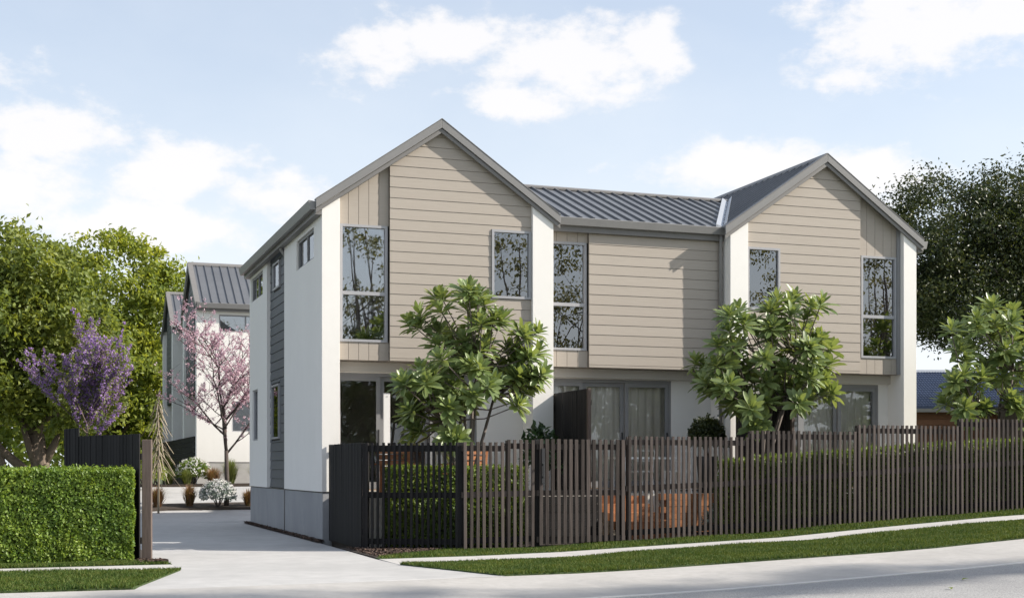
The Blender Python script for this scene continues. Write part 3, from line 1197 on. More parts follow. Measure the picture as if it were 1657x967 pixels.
                m.tube([(px + s * 0.1, 30.22, ze2 - 0.2), (px + s * 0.1, 30.22, ze2 - 0.33), (px - s * 0.005, 30.22, ze2 - 0.48), (px - s * 0.005, 30.22, 0.02)], [0.042] * 4, 10)
                m.build('downpipe', 'gutter_grey', roof, smooth=True)
    # middle roof
    ye, zee, yr, zrd = 26.14, 6.70, 29.30, 7.98
    xa = RA + (8.42 - zee) / RP
    xb = RB - (8.42 - zee) / RP
    xra = RA + (8.42 - zrd) / RP
    xrb = RB - (8.42 - zrd) / RP
    roof = slope((xa, ye, zee), (xb, ye, zee), (xrb, yr, zrd), (xra, yr, zrd), 'roof', root)
    ribs((xa, ye, zee), (xb, ye, zee), (xra, yr, zrd), (xrb, yr, zrd), 0.29, roof)
    m = mb()
    yb2 = 35.5
    m.prism([(xa, yb2, zee), (xb, yb2, zee), (xrb, yr, zrd), (xra, yr, zrd)],
            [(xa, yb2, zee - .06), (xb, yb2, zee - .06), (xrb, yr, zrd - .06), (xra, yr, zrd - .06)])
    m.build('roof_slope', 'roof_metal', roof)
    cap((xra, yr, zrd), (xrb, yr, zrd), roof, 0.12, 0.35)
    # valley flashings: folded strips along the valley lines
    for p, q, sg in (((xb, ye, zee), (xrb, yr, zrd), 1), ((xa, ye, zee), (xra, yr, zrd), -1)):
        p, q = Vector(p), Vector(q)
        m = mb()
        up = Vector((0, 0, 0.085))
        left = Vector((-0.16 * sg, 0, 0.0))
        right = Vector((0.10 * sg, 0, 0.10 * RP))
        m.prism([p + up + left, p + up * 0.4, p + up + right, p + right, p, p + left], [q + up + left, q + up * 0.4, q + up + right, q + right, q, q + left])
        m.build('valley_flashing', 'flashing', roof)
    # middle gutter, fascia, soffit, downpipe
    m = mb()
    sec = [(26.215, 6.55), (26.13, 6.55), (26.10, 6.705), (26.115, 6.715), (26.215, 6.69)]
    m.prism([(xa - 0.02, u, v) for u, v in sec], [(14.18, u, v) for u, v in sec])
    m.build('gutter', 'gutter_grey', roof, bevel=0.005)
    m = mb()
    m.box(10.075, 14.18, 26.217, 26.298, 6.43, 6.60)
    m.build('fascia', 'fascia_grey', roof)
    m = mb()
    m.tube([(14.09, 26.20, 6.55), (14.09, 26.20, 6.42), (14.10, 26.235, 6.30), (14.10, 26.235, 1.0)], [0.04] * 4, 10)
    pipe = m.build('downpipe', 'gutter_grey', roof, smooth=True)
    m = mb()
    m.box(14.05, 14.15, 26.20, 26.296, 4.72, 4.76)
    m.box(14.05, 14.15, 26.20, 26.296, 2.6, 2.64)
    m.build('pipe_bracket', 'gutter_grey', roof)
    if rear:
        # black lower storey of the rear row towards the drive
        m = mb()
        for i in range(10):
            m.box(5.6, 18.6, 25.93 - 0.02, 25.96, 0.05 + i * 0.19, 0.05 + i * 0.19 + 0.18)
        m.build('garage_front', 'black_and_shade_timber', root)


o1 = (12.1, 30.67, 0)
block = thing('townhouse_block', o1, 'large two-storey townhouse row with twin gables, taupe weatherboards and white wall fins', 'building')
townhouses(block, o1, 'taupe_board')
# the second row stands behind, turned a quarter so that its gables face the drive
block2 = thing('townhouse_block', (0, 0, 0), 'farther white townhouse row with dark clad gables behind the pink blossom tree', 'building', rz=-math.pi / 2)
block2.location = (o1[1] - 25.95 + 5.36, 68.0 - o1[0], 0.68)
townhouses(block2, o1, 'slate_board', True)

# potted plants behind the tall windows
def pot_plant(loc, label, kind):
    t = thing('potted_plant', loc, label, 'plant')
    m = MB()
    m.lathe([(0.10, 0), (0.15, 0.12), (0.17, 0.26), (0.15, 0.26), (0.10, 0.24)], n=14)
    m.build('pot', 'wicker', t, smooth=True)
    n = 60
    ang = RNG.uniform(0, 6.28, n)
    rad = RNG.uniform(0.03, 0.2, n)
    P = np.stack([np.cos(ang) * rad, np.sin(ang) * rad * 0.6, RNG.uniform(0.28, 0.62, n)], 1)
    A = np.stack([np.cos(ang), np.sin(ang), RNG.uniform(0.3, 1.4, n)], 1)
    V, F = leaves(P, A, rand_dirs(n), RNG.uniform(0.12, 0.24, n), RNG.uniform(0.03, 0.06, n))
    arr_mesh('foliage', V, F, 'leaf_glossy', t, 'stuff')
    m = MB()
    for k in range(5):
        a = k * 1.3
        m.tube([(0.02 * math.cos(a), 0.02 * math.sin(a), 0.2), (0.09 * math.cos(a), 0.06 * math.sin(a), 0.5)], [0.008, 0.004], 5)
    m.build('stem', 'bark_dark', t)


pot_plant((5.86, 26.62, 3.60), 'potted plant in a woven pot behind the tall upper window of the left gable', 0)
pot_plant((6.32, 26.66, 3.60), 'leafy potted plant at the right side of the left gable window', 0)
pot_plant((17.98, 26.62, 3.60), 'potted plant in a woven pot behind the tall window of the right gable', 0)


# ------------------------------------------------------------------ slatted fence
def slat_mesh(w, d):
    m = MB()
    c = 0.006
    sec = [(-w / 2 + c, -d / 2), (w / 2 - c, -d / 2), (w / 2, -d / 2 + c), (w / 2, d / 2 - c), (w / 2 - c, d / 2), (-w / 2 + c, d / 2), (-w / 2, d / 2 - c), (-w / 2, -d / 2 + c)]
    m.prism([(u, v, 0) for u, v in sec], [(u, v, 1) for u, v in sec])
    me = m.mesh('slat')
    return me


SLAT = {}


def slats(root, p0, p1, ztop, zbot, pitch, w, d, mat, jitter=0.004):
    key = (w, d, mat)
    if key not in SLAT:
        me = slat_mesh(w, d)
        me.materials.append(MAT[mat])
        SLAT[key] = me
    me = SLAT[key]
    p0, p1 = Vector(p0), Vector(p1)
    L = (p1 - p0).length
    n = max(1, int(L / pitch))
    phi = math.atan2(p1.y - p0.y, p1.x - p0.x)
    for i in range(n):
        q = p0 + (p1 - p0) * ((i + 0.5) / n)
        ob = link('slat', me, root)
        zb = zbot(q.x, q.y)
        zt = ztop if not callable(ztop) else ztop(q.x, q.y)
        ob.location = (q.x - root.location.x, q.y - root.location.y, zb - root.location.z)
        ob.scale = (1, 1, zt - zb + random.uniform(-jitter, jitter))
        ob.rotation_euler = (random.uniform(-.003, .003), random.uniform(-.004, .004), phi + random.uniform(-.02, .02))


def rail(root, p0, p1, z0, z1, off, th, mat, name='rail', zb=None):
    """horizontal board behind the slats; off to the left-hand side of p0->p1"""
    p0, p1 = Vector(p0), Vector(p1)
    d = (p1 - p0).normalized()
    nrm = Vector((-d.y, d.x))
    m = MB(root.location)
    A = []
    for p, dz in ((p0, zb[0] if zb else 0), (p1, zb[1] if zb else 0)):
        a = p + nrm * off
        b = p + nrm * (off + th)
        A.append([(a.x, a.y, z0 + dz), (b.x, b.y, z0 + dz), (b.x, b.y, z1 + dz), (a.x, a.y, z1 + dz)])
    m.prism(A[0], A[1])
    return m.build(name, mat, root)


def post(root, x, y, z0, z1, w, mat, phi=0):
    m = MB(root.location)
    c, s = math.cos(phi) * w / 2, math.sin(phi) * w / 2
    q = [(x - c + s, y - s - c), (x + c + s, y + s - c), (x + c - s, y + s + c), (x - c - s, y - s + c)]
    m.prism([(u, v, z0) for u, v in q], [(u, v, z1) for u, v in q])
    return m.build('post', mat, root, bevel=0.006)


YFN = 22.26
zb_f = lambda x, y: G(x, y) + 0.03
panels = [(6.94, 7.74, 1.925), (7.74, 8.30, 1.97), (10.06, 12.57, 2.05), (12.57, 14.92, 2.175), (14.92, 17.30, 2.305), (17.30, 19.62, 2.455), (19.62, 21.95, 2.56), (21.95, 24.3, 2.66)]
fence = thing('slat_fence', (6.94, YFN, 0), 'long stepped fence of brown vertical timber slats facing the street', 'fence')
for x0, x1, zt in panels:
    slats(fence, (x0, YFN), (x1, YFN), zt, zb_f, 0.1075, 0.057, 0.030, 'dark_timber')
    rail(fence, (x0, YFN), (x1, YFN), zt - 0.16, zt - 0.06, 0.024, 0.045, 'dark_timber')
    g0, g1 = G(x0, 22), G(x1, 22)
    rail(fence, (x0, YFN), (x1, YFN), 0.92, 1.02, 0.024, 0.045, 'dark_timber', zb=(g0, g1))
    rail(fence, (x0, YFN), (x1, YFN), 0.12, 0.22, 0.024, 0.045, 'black_and_shade_timber', zb=(g0, g1))
    post(fence, x0 + 0.075, YFN + 0.11, G(x0, YFN) - 0.3, zt - 0.01, 0.07, 'dark_timber')
gate = thing('slat_gate', (8.32, YFN, 0), 'slatted timber gate with a metal latch in the street fence', 'gate')
slats(gate, (8.34, YFN - 0.005), (10.04, YFN - 0.005), 1.985, lambda x, y: G(x, y) + 0.05, 0.1065, 0.066, 0.032, 'dark_timber')
for a, b in ((1.80, 1.90), (0.98, 1.08), (0.16, 0.26)):
    rail(gate, (8.33, YFN), (10.05, YFN), a, b, 0.024, 0.045, 'dark_timber')
m = MB(gate.location)
m.box(8.40, 8.46, YFN - 0.05, YFN - 0.03, 1.2, 1.82)
m.box(8.405, 8.43, YFN - 0.09, YFN - 0.05, 1.30, 1.33)
m.box(8.405, 8.43, YFN - 0.09, YFN - 0.05, 1.52, 1.55)
m.box(8.405, 8.43, YFN - 0.105, YFN - 0.09, 1.30, 1.55)
m.build('latch', 'black_metal', gate, bevel=0.003)
post(gate, 8.36, YFN + 0.11, -0.2, 1.98, 0.09, 'black_and_shade_timber')
post(gate, 10.02, YFN + 0.12, -0.2, 1.98, 0.09, 'black_and_shade_timber')

corner = thing('slat_fence', (5.36, 23.12, 0), 'slatted fence coloured black for shade, turning the corner from the street to the house', 'fence')
slats(corner, (5.40, 23.10), (6.90, 22.285), 1.915, zb_f, 0.098, 0.046, 0.034, 'black_and_shade_timber')  # shade on this turned-away run is put into the slat colour
rail(corner, (5.38, 23.11), (6.92, 22.275), 1.76, 1.87, 0.026, 0.045, 'black_and_shade_timber')
rail(corner, (5.38, 23.11), (6.92, 22.275), 0.95, 1.05, 0.026, 0.045, 'black_and_shade_timber')
rail(corner, (5.38, 23.11), (6.92, 22.275), 0.14, 0.24, 0.026, 0.045, 'black_and_shade_timber')
slats(corner, (5.38, 25.93), (5.37, 23.14), 1.925, zb_f, 0.070, 0.066, 0.030, 'black_and_shade_timber')
rail(corner, (5.38, 25.93), (5.37, 23.14), 1.72, 1.82, 0.018, 0.045, 'black_and_shade_timber')
rail(corner, (5.38, 25.93), (5.37, 23.14), 0.3, 0.4, 0.018, 0.045, 'black_and_shade_timber')
post(corner, 5.45, 23.16, -0.2, 1.91, 0.10, 'black_and_shade_timber', R(-28))
post(corner, 6.93, 22.36, -0.2, 1.92, 0.10, 'black_and_shade_timber', 0)

# fence at the left of the drive
lf = thing('board_fence', (1.64, 21.35, 0), 'close-boarded fence coloured black for shade, ending in a brown timber post beside the drive', 'fence')
post(lf, 1.60, 21.42, -0.2, 1.91, 0.14, 'post_timber', R(-12))
slats(lf, (1.50, 21.55), (0.66, 23.35), 2.0, lambda x, y: G(x, y) + 0.02, 0.099, 0.095, 0.03, 'black_and_shade_timber')  # boards coloured near-black to stand for the shade on them
slats(lf, (0.66, 23.35), (0.44, 23.82), 2.13, lambda x, y: G(x, y) + 0.02, 0.099, 0.095, 0.03, 'black_and_shade_timber')
rail(lf, (1.50, 21.55), (0.46, 23.78), 1.6, 1.7, -0.07, 0.045, 'black_and_shade_timber')
rail(lf, (1.50, 21.55), (0.46, 23.78), 0.3, 0.4, -0.07, 0.045, 'black_and_shade_timber')

# screens between the courtyards
for (x, ya, yb, lab) in ((10.13, 24.2, 26.5, 'black timber privacy screen between the left and middle courtyards'), (14.30, 23.6, 25.9, 'black timber privacy screen between the middle and right courtyards')):
    sc = thing('privacy_screen', (x, ya, 0.9), lab, 'screen')
    slats(sc, (x, ya + 0.06), (x, yb), 3.02, lambda u, v: 0.97, 0.092, 0.089, 0.03, 'black_and_shade_timber', 0.001)
    rail(sc, (x, ya), (x, yb), 2.7, 2.8, -0.06, 0.04, 'black_and_shade_timber')
    rail(sc, (x, ya), (x, yb), 1.2, 1.3, -0.06, 0.04, 'black_and_shade_timber')
    post(sc, x, ya, 0.2, 3.025, 0.07, 'post_timber')


# ------------------------------------------------------------------ courtyards
def slab(name, poly, z0, z1, mat):
    m = MB()
    m.prism([(x, y, z0) for x, y in poly], [(x, y, z1) for x, y in poly])
    ob = m.build(name, mat)
    ob['kind'] = 'structure'
    return ob


slab('terrace', [(5.46, 25.94), (5.46, 23.55), (10.05, 23.55), (10.05, 25.94)], -0.1, 0.95, 'terrace_paving')
slab('terrace', [(10.22, 25.94), (10.22, 24.3), (14.12, 24.3), (14.12, 25.94)], 0.0, 0.952, 'terrace_paving')
slab('terrace', [(14.40, 25.94), (14.40, 23.75), (18.9, 23.75), (18.9, 25.94)], 0.0, 0.95, 'terrace_paving')
slab('terrace', [(5.62, 26.53), (5.62, 26.13), (18.6, 26.13), (18.6, 26.53)], 0.99, 1.03, 'terrace_paving')
slab('courtyard_soil', [(5.42, 25.9), (5.42, 23.15), (6.97, 22.33), (10.1, 22.33), (10.1, 25.9)], -0.2, 0.05, 'soil')
slab('courtyard_soil', [(10.1, 25.9), (10.1, 22.33), (14.3, 22.33), (14.3, 25.9)], -0.2, 0.16, 'soil')
slab('courtyard_soil', [(14.3, 25.9), (14.3, 22.33), (24.5, 22.33), (24.5, 25.9)], -0.2, 0.38, 'soil')
# cedar retaining wall with steps up from the gate
rw = thing('retaining_wall', (12.2, 24.2, 0.1), 'orange cedar block retaining wall seen through the slats by the steps', 'wall')
for k in range(6):
    z = 0.2 + k * 0.128
    xx = 11.75
    off = 0.13 * (k % 2)
    while xx < 13.4:
        w = 0.26
        a, b = xx - off, min(xx - off + w, 13.5)
        mm = MB(rw.location)
        mm.box(a + 0.004, b - 0.004, 24.12 + random.uniform(-.006, .006), 24.29, z + 0.003, z + 0.125)
        mm.build('timber_block', 'cedar', rw)
        xx += w
rb = thing('retaining_wall', (9.2, 23.5, 0.05), 'planks coloured black for shade on the terrace wall behind the slatted gate', 'wall')  # dark boards added where the wall only lies in shade
for k in range(6):
    mm = MB(rb.location)
    mm.box(8.45, 10.04, 23.50 + random.uniform(-.004, .004), 23.545, 0.05 + k * 0.15, 0.195 + k * 0.15)
    mm.build('plank', 'black_and_shade_timber', rb)
st = thing('garden_steps', (10.8, 23.6, 0), 'timber steps rising from the gate to the middle terrace', 'steps')
for k in range(5):
    mm = MB(st.location)
    mm.box(10.25, 11.25, 22.75 + k * 0.30, 23.12 + k * 0.30, 0.16 + k * 0.155, 0.20 + (k + 1) * 0.155 - 0.04)
    mm.build('tread', 'cedar', st)


def lounge_chair(loc, rz, label):
    t = thing('garden_chair', loc, label, 'chair', 'cedar garden chairs', rz)
    for s in (-1, 1):
        m = MB()
        m.box(s * 0.29 - .025, s * 0.29 + .025, -0.30, -0.25, 0, 0.58)
        m.build('leg', 'cedar', t)
        m = MB()
        m.prism([(s * 0.29 - .025, 0.20, 0), (s * 0.29 + .025, 0.20, 0), (s * 0.29 + .025, 0.25, 0), (s * 0.29 - .025, 0.25, 0)],
                [(s * 0.29 - .025, 0.34, 0.88), (s * 0.29 + .025, 0.34, 0.88), (s * 0.29 + .025, 0.39, 0.88), (s * 0.29 - .025, 0.39, 0.88)])
        m.build('leg', 'cedar', t)
        m = MB()
        m.box(s * 0.31 - .045, s * 0.31 + .045, -0.33, 0.30, 0.582, 0.61)
        m.build('armrest', 'cedar', t)
    for k in range(5):
        m = MB()
        m.box(-0.262, 0.262, -0.29 + k * 0.105, -0.20 + k * 0.105, 0.37, 0.395)
        m.build('seat_slat', 'cedar', t)
    for k in range(4):
        y = 0.262 + 0.032 * k
        m = MB()
        m.box(-0.262, 0.262, y, y + 0.02, 0.46 + k * 0.108, 0.46 + k * 0.108 + 0.095)
        m.build('back_slat', 'cedar', t)


lounge_chair((6.35, 24.6, 0.952), R(160), 'cedar slatted garden chair nearer the left wall fin of the house')
lounge_chair((7.75, 24.75, 0.952), R(195), 'cedar slatted garden chair behind the left frangipani stems')
t = thing('garden_table', (7.05, 24.45, 0.952), 'low cedar garden table between the two cedar chairs', 'table')
for k in range(5):
    m = MB()
    m.box(-0.35, 0.35, -0.25 + k * 0.1, -0.16 + k * 0.1, 0.40, 0.43)
    m.build('table_slat', 'cedar', t)
for sx in (-0.3, 0.3):
    for sy in (-0.2, 0.2):
        m = MB()
        m.box(sx - .025, sx + .025, sy - .025, sy + .025, 0, 0.398)
        m.build('leg', 'cedar', t)
t = thing('reflection_upright', (6.64, 26.40, 1.03), 'added white upright standing in for a reflection in the left glazed doors', 'post')  # upright added in place of a bright reflection in the glass
m = MB()
m.box(-0.065, 0.065, -0.03, 0.03, 0.0, 1.95)
m.build('shaft', 'white_paint', t, bevel=0.004)
m = MB()
m.lathe([(0.008, 0), (0.008, 0.006)], (0, 0, 0), 8)
ob = m.build('screw', 'black_metal', t)
ob.location = (0, -0.032, 1.88)
ob.rotation_euler.x = R(90)

t = thing('dining_table', (11.75, 25.1, 0.954), 'white garden dining table in the middle courtyard behind the slats', 'table')
m = MB()
m.box(-0.65, 0.65, -0.4, 0.4, 0.70, 0.74)
m.build('table_top', 'white_paint', t)
for sx in (-0.58, 0.58):
    for sy in (-0.33, 0.33):
        m = MB()
        m.box(sx - .03, sx + .03, sy - .03, sy + .03, 0, 0.698)
        m.build('leg', 'white_paint', t)
for i, (x, y, rz, lab) in enumerate(((11.35, 24.55, R(185), 'white metal garden chair nearest the steps'), (12.25, 24.6, R(170), 'white metal garden chair beside the dark round shrub'))):
    t = thing('garden_chair', (x, y, 0.954), lab, 'chair', 'white metal garden chairs', rz)
    for sx in (-0.2, 0.2):
        for sy in (-0.2, 0.2):
            m = MB()
            m.tube([(sx * 1.1, sy * 1.1, 0), (sx, sy, 0.44)], [0.012, 0.012], 6)
            m.build('leg', 'white_paint', t)
    m = MB()
    m.box(-0.23, 0.23, -0.22, 0.22, 0.44, 0.46)
    m.build('seat', 'white_paint', t)
    m = MB()
    m.tube([(-0.2, 0.22, 0.46), (-0.21, 0.28, 0.86), (0.21, 0.28, 0.86), (0.2, 0.22, 0.46)], [0.012] * 4, 6)
    m.tube([(-0.2, 0.25, 0.66), (0.2, 0.25, 0.66)], [0.008] * 2, 6)
    m.build('backrest', 'white_paint', t)


# ------------------------------------------------------------------ vegetation
def hedge(name, x0, x1, y0, y1, zfun, base, n, mat, label, leaf=(0.035, 0.06), soilz=None):
    t = thing(name, ((x0 + x1) / 2, (y0 + y1) / 2, base((x0 + x1) / 2)), label, 'hedge')
    o = np.array(t.location)
    # dense inner body of twigs so that one cannot see straight through
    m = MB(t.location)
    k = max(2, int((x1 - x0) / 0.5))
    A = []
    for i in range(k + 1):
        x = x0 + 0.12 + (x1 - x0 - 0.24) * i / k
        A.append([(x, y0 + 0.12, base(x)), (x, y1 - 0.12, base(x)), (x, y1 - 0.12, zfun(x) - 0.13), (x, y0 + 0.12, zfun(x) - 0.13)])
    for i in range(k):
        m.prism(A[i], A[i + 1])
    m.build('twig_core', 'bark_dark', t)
    areas = np.array([(x1 - x0) * 1.4 * 1.5, (x1 - x0) * (y1 - y0) * 1.3, (x1 - x0) * 1.4 * 0.5, (y1 - y0) * 1.4 * 1.2, (y1 - y0) * 1.4])
    cnt = (n * areas / areas.sum()).astype(int)
    Ps, Ns = [], []
    for face, c in enumerate(cnt):
        u = RNG.uniform(0, 1, c)
        v = RNG.uniform(0, 1, c)
        dep = np.abs(RNG.normal(0, 0.05, c)) - 0.015
        if face in (0, 2):
            x = x0 + (x1 - x0) * u
            zt = np.array([zfun(a) for a in x])
            zb = np.array([base(a) for a in x]) + 0.03
            y = (y0 + dep) if face == 0 else (y1 - dep)
            P = np.stack([x, y, zb + (zt - zb) * v], 1)
            nn = np.tile([0, -1 if face == 0 else 1, 0.25], (c, 1))
        elif face == 1:
            x = x0 + (x1 - x0) * u
            P = np.stack([x, y0 + (y1 - y0) * v, np.array([zfun(a) for a in x]) - dep + 0.01 * RNG.normal(size=c)], 1)
            sprig = RNG.uniform(0, 1, c) < 0.16
            P[sprig, 2] += RNG.uniform(0.0, 0.06, sprig.sum())
            nn = np.tile([0, 0, 1.0], (c, 1))
        else:
            xx = x1 if face == 3 else x0
            y = y0 + (y1 - y0) * u
            P = np.stack([xx - dep if face == 3 else xx + dep, y, base(xx) + 0.03 + (zfun(xx) - base(xx) - 0.03) * v], 1)
            nn = np.tile([1.0 if face == 3 else -1.0, 0, 0.25], (c, 1))
        # sculpt the face a little so that it is not a plane
        wob = 0.030 * vnoise(P * 4.0) + 0.022 * vnoise(P * 11.0)
        P = P + nn / np.linalg.norm(nn, axis=1, keepdims=True) * wob[:, None]
        Ps.append(P)
        Ns.append(nn)
    P = np.concatenate(Ps)
    nn = np.concatenate(Ns)
    N = len(P)
    A = unit(nn * 0.55 + rand_dirs(N) * 1.0 + np.array([0, 0, 0.35]))
    nm = unit(nn + rand_dirs(N) * 0.75)
    Ls = RNG.uniform(leaf[0], leaf[1], N)
    V, F = leaves(P - o, A, nm, Ls, Ls * RNG.uniform(0.5, 0.75, N))
    arr_mesh('foliage', V, F, mat, t, 'stuff')
    return t


hedge('clipped_hedge', -4.5, 1.38, 21.2, 21.85, lambda x: 1.44, lambda x: G(x, 21.3), 70000, 'leaf_hedge', 'bright green clipped hedge at the left edge beside the drive', (0.04, 0.07))
hedge('box_hedge', 5.85, 8.4, 22.98, 23.5, lambda x: 1.47, lambda x: 0.05, 26000, 'leaf_box_hedge', 'clipped box hedge behind the corner fence and the cedar chairs')
hedge('box_hedge', 12.35, 15.05, 22.62, 23.25, lambda x: gx(x) + 1.40, lambda x: 0.16, 24000, 'leaf_box_hedge', 'clipped box hedge behind the slats under the middle frangipani')
hedge('box_hedge', 15.35, 21.5, 22.62, 23.25, lambda x: gx(x) + 1.42, lambda x: 0.38, 40000, 'leaf_box_hedge', 'clipped box hedge behind the slats at the right end of the fence')


# --- frangipani trees with large leaves in whorls
def big_leaf(L, W, bend):
    """one long leaf: narrow base, rounded tip, folded along the midrib"""
    prof = [(0.0, 0.10), (0.25, 0.55), (0.6, 1.0), (0.85, 0.72), (1.0, 0.06)]
    v, f = [], []
    for t, w in prof:
        z = -bend * L * t * t
        hw = W / 2 * w
        v += [(L * t, -hw, z + hw * 0.35), (L * t, 0, z), (L * t, hw, z + hw * 0.35)]
    for i in range(len(prof) - 1):
        b = i * 3
        f += [(b, b + 3, b + 4, b + 1), (b + 1, b + 4, b + 5, b + 2)]
    return v, f


LEAFMESH = []
for k in range(6):
    v, f = big_leaf(0.325 + 0.022 * (k % 3), 0.112 + 0.01 * (k % 2), 0.04 + 0.06 * k / 2)
    me = bpy.data.meshes.new('leaf')
    me.from_pydata(v, [], f)
    me.materials.append(MAT['leaf_plumeria'])
    me.shade_smooth()
    LEAFMESH.append((me, np.array(v), f))

CAMTH = R(19.4435)


def pix(px, py, y):
    """world point on the plane of constant y seen at photograph pixel px, py"""
    a = (px - 828.5) / 2177
    b = (757 - py) / 2177
    rx = a * math.cos(CAMTH) + math.sin(CAMTH)
    ry = -a * math.sin(CAMTH) + math.cos(CAMTH)
    t = y / ry
    return Vector((rx * t, y, EYE + b * t))


def frangipani(base, tips, label, forks, seed):
    rg = random.Random(seed)
    t = thing('frangipani_tree', base, label, 'tree', 'frangipani trees in the courtyards')
    o = Vector(base)
    hubs = [Vector(h) for h in forks]
    # trunk and main limbs
    m = MB(base)
    for h in hubs:
        d = h - o
        mid1 = o + d * 0.4 + Vector((rg.uniform(-.06, .06), rg.uniform(-.06, .06), 0))
        m.tube([o + Vector((rg.uniform(-.08, .08), rg.uniform(-.08, .08), -0.05)), mid1, h], [0.042, 0.032, 0.025], 7)
    m.build('trunk', 'bark_twig', t, smooth=True)
    m = MB(base)
    data = []
    for tp in tips:
        tp = Vector(tp)
        h = min(hubs, key=lambda q: (q - tp).length + (0.8 if q.z > tp.z - 0.1 else 0))
        bend = h + (tp - h) * 0.5 + Vector((rg.uniform(-.08, .08), rg.uniform(-.08, .08), -0.10))
        m.tube([h, bend, tp], [0.017, 0.013, 0.010], 6)
        dirv = ((tp - bend).normalized() * 0.8 + Vector((rg.uniform(-.25, .25), rg.uniform(-.75, .1), 0.6))).normalized()
        u = dirv.orthogonal().normalized()
        w = dirv.cross(u)
        n = rg.randint(22, 28)
        for k in range(n):
            a = k * 2.39996 + rg.uniform(-.2, .2)
            f = (k + 0.5) / n
            spread = 1.62 * (f ** 0.6) + rg.uniform(-.12, .12)     # inner leaves upright, outer ones spread and drooping
            ld = dirv * math.cos(spread) + (u * math.cos(a) + w * math.sin(a)) * math.sin(spread)
            ld = (ld + Vector((0, 0, -0.12 * f))).normalized()
            pos = tp + dirv * (0.09 * (1 - f) - 0.05)
            side = ld.cross(dirv)
            if side.length < 1e-3:
                side = u
            side.normalize()
            nz = side.cross(ld)
            if nz.dot(dirv) < 0:
                side, nz = -side, -nz
            roll = rg.uniform(-.35, .35)
            s2 = side * math.cos(roll) + nz * math.sin(roll)
            n2 = ld.cross(-s2)
            s2 = n2.cross(ld)
            sc = rg.uniform(0.72, 1.08) * (0.75 + 0.3 * min(1, f * 2))
            M = Matrix(((ld.x, s2.x, n2.x, pos.x - o.x), (ld.y, s2.y, n2.y, pos.y - o.y), (ld.z, s2.z, n2.z, pos.z - o.z), (0, 0, 0, 1))) @ Matrix.Scale(sc, 4)
            data.append((M, rg.randrange(6), pos.y * 0.94 + pos.x * 0.33 - 0.35 * sc))
    m.build('branch', 'bark_twig', t, smooth=True)
    data.sort(key=lambda q: q[2])        # the ones nearest to the street show largest
    for M, k, _ in data[:300]:
        ob = link('leaf', LEAFMESH[k][0], t)
        ob.matrix_local = M
    VV, FF = [], []
    for M, k, _ in data[300:]:
        me, v, f = LEAFMESH[k]
        b = len(VV)
        VV += [tuple(M @ Vector(p)) for p in v]
        FF += [tuple(b + i for i in q) for q in f]
    if VV:
        me = bpy.data.meshes.new('foliage')
        me.from_pydata(VV, [], FF)
        me.materials.append(MAT['leaf_plumeria'])
        me.shade_smooth()
        link('foliage', me, t)['kind'] = 'stuff'


def tips_from(pts, y, spread, seed, extra=0):
    rg = random.Random(seed)
    res = []
    for px, py in pts:
        res.append(pix(px, py + 6, y + rg.uniform(-spread, spread)))
        for _ in range(2):
            res.append(pix(px + rg.uniform(-19, 19), py + 11 + rg.uniform(-12, 22), y + rg.uniform(-spread, spread)))
    return res


T1 = [(753, 470), (716, 478), (681, 506), (775, 474), (712, 532), (765, 522), (785, 552), (744, 572), (820, 562), (848, 538), (853, 572),
      (776, 592), (704, 602), (684, 594), (733, 622), (668, 642), (698, 650), (724, 656), (764, 636), (836, 604), (860, 612), (874, 602),
      (840, 628), (681, 692), (727, 700), (800, 512), (740, 545), (812, 590), (660, 615), (715, 575), (790, 620), (700, 630), (748, 640)]
frangipani((7.42, 23.6, 0.9), tips_from(T1, 23.75, 0.75, 3), 'leafy frangipani tree in front of the left gable, nearest the corner fence',
           [pix(752, 660, 23.6), pix(742, 640, 23.9), pix(765, 630, 23.4), pix(800, 640, 23.7), pix(722, 680, 23.5), pix(772, 590, 23.8)], 5)
T2 = [(1195, 500), (1212, 522), (1160, 585), (1212, 592), (1250, 566), (1238, 612), (1168, 622), (1285, 478), (1258, 482), (1312, 492), (1270, 528),
      (1300, 532), (1326, 545), (1290, 598), (1320, 578), (1215, 655), (1240, 645), (1302, 640), (1228, 684), (1142, 588), (1186, 560), (1330, 606),
      (1276, 632), (1180, 530), (1240, 530), (1190, 605), (1262, 600), (1310, 612), (1150, 605), (1205, 630), (1285, 560)]
frangipani((13.55, 23.6, 0.9), tips_from(T2, 23.75, 0.75, 4), 'leafy frangipani tree in front of the right gable beside the middle downpipe',
           [pix(1240, 660, 23.6), pix(1215, 640, 23.8), pix(1275, 640, 23.5), pix(1255, 600, 23.8), pix(1290, 570, 23.7)], 6)
T3 = [(1608, 492), (1580, 512), (1552, 528), (1640, 500), (1570, 560), (1602, 540), (1640, 548), (1560, 602), (1592, 590), (1547, 636), (1572, 640),
      (1622, 606), (1652, 600), (1592, 655), (1562, 668), (1632, 640), (1668, 560), (1685, 520), (1620, 575), (1580, 615), (1700, 580), (1690, 640), (1655, 660), (1610, 520)]
frangipani((19.25, 23.65, 1.0), tips_from(T3, 23.75, 0.7, 9), 'leafy frangipani tree at the right edge in front of the blue roof',
           [pix(1600, 660, 23.6), pix(1620, 640, 23.8), pix(1640, 600, 23.6), pix(1580, 660, 23.5)], 8)


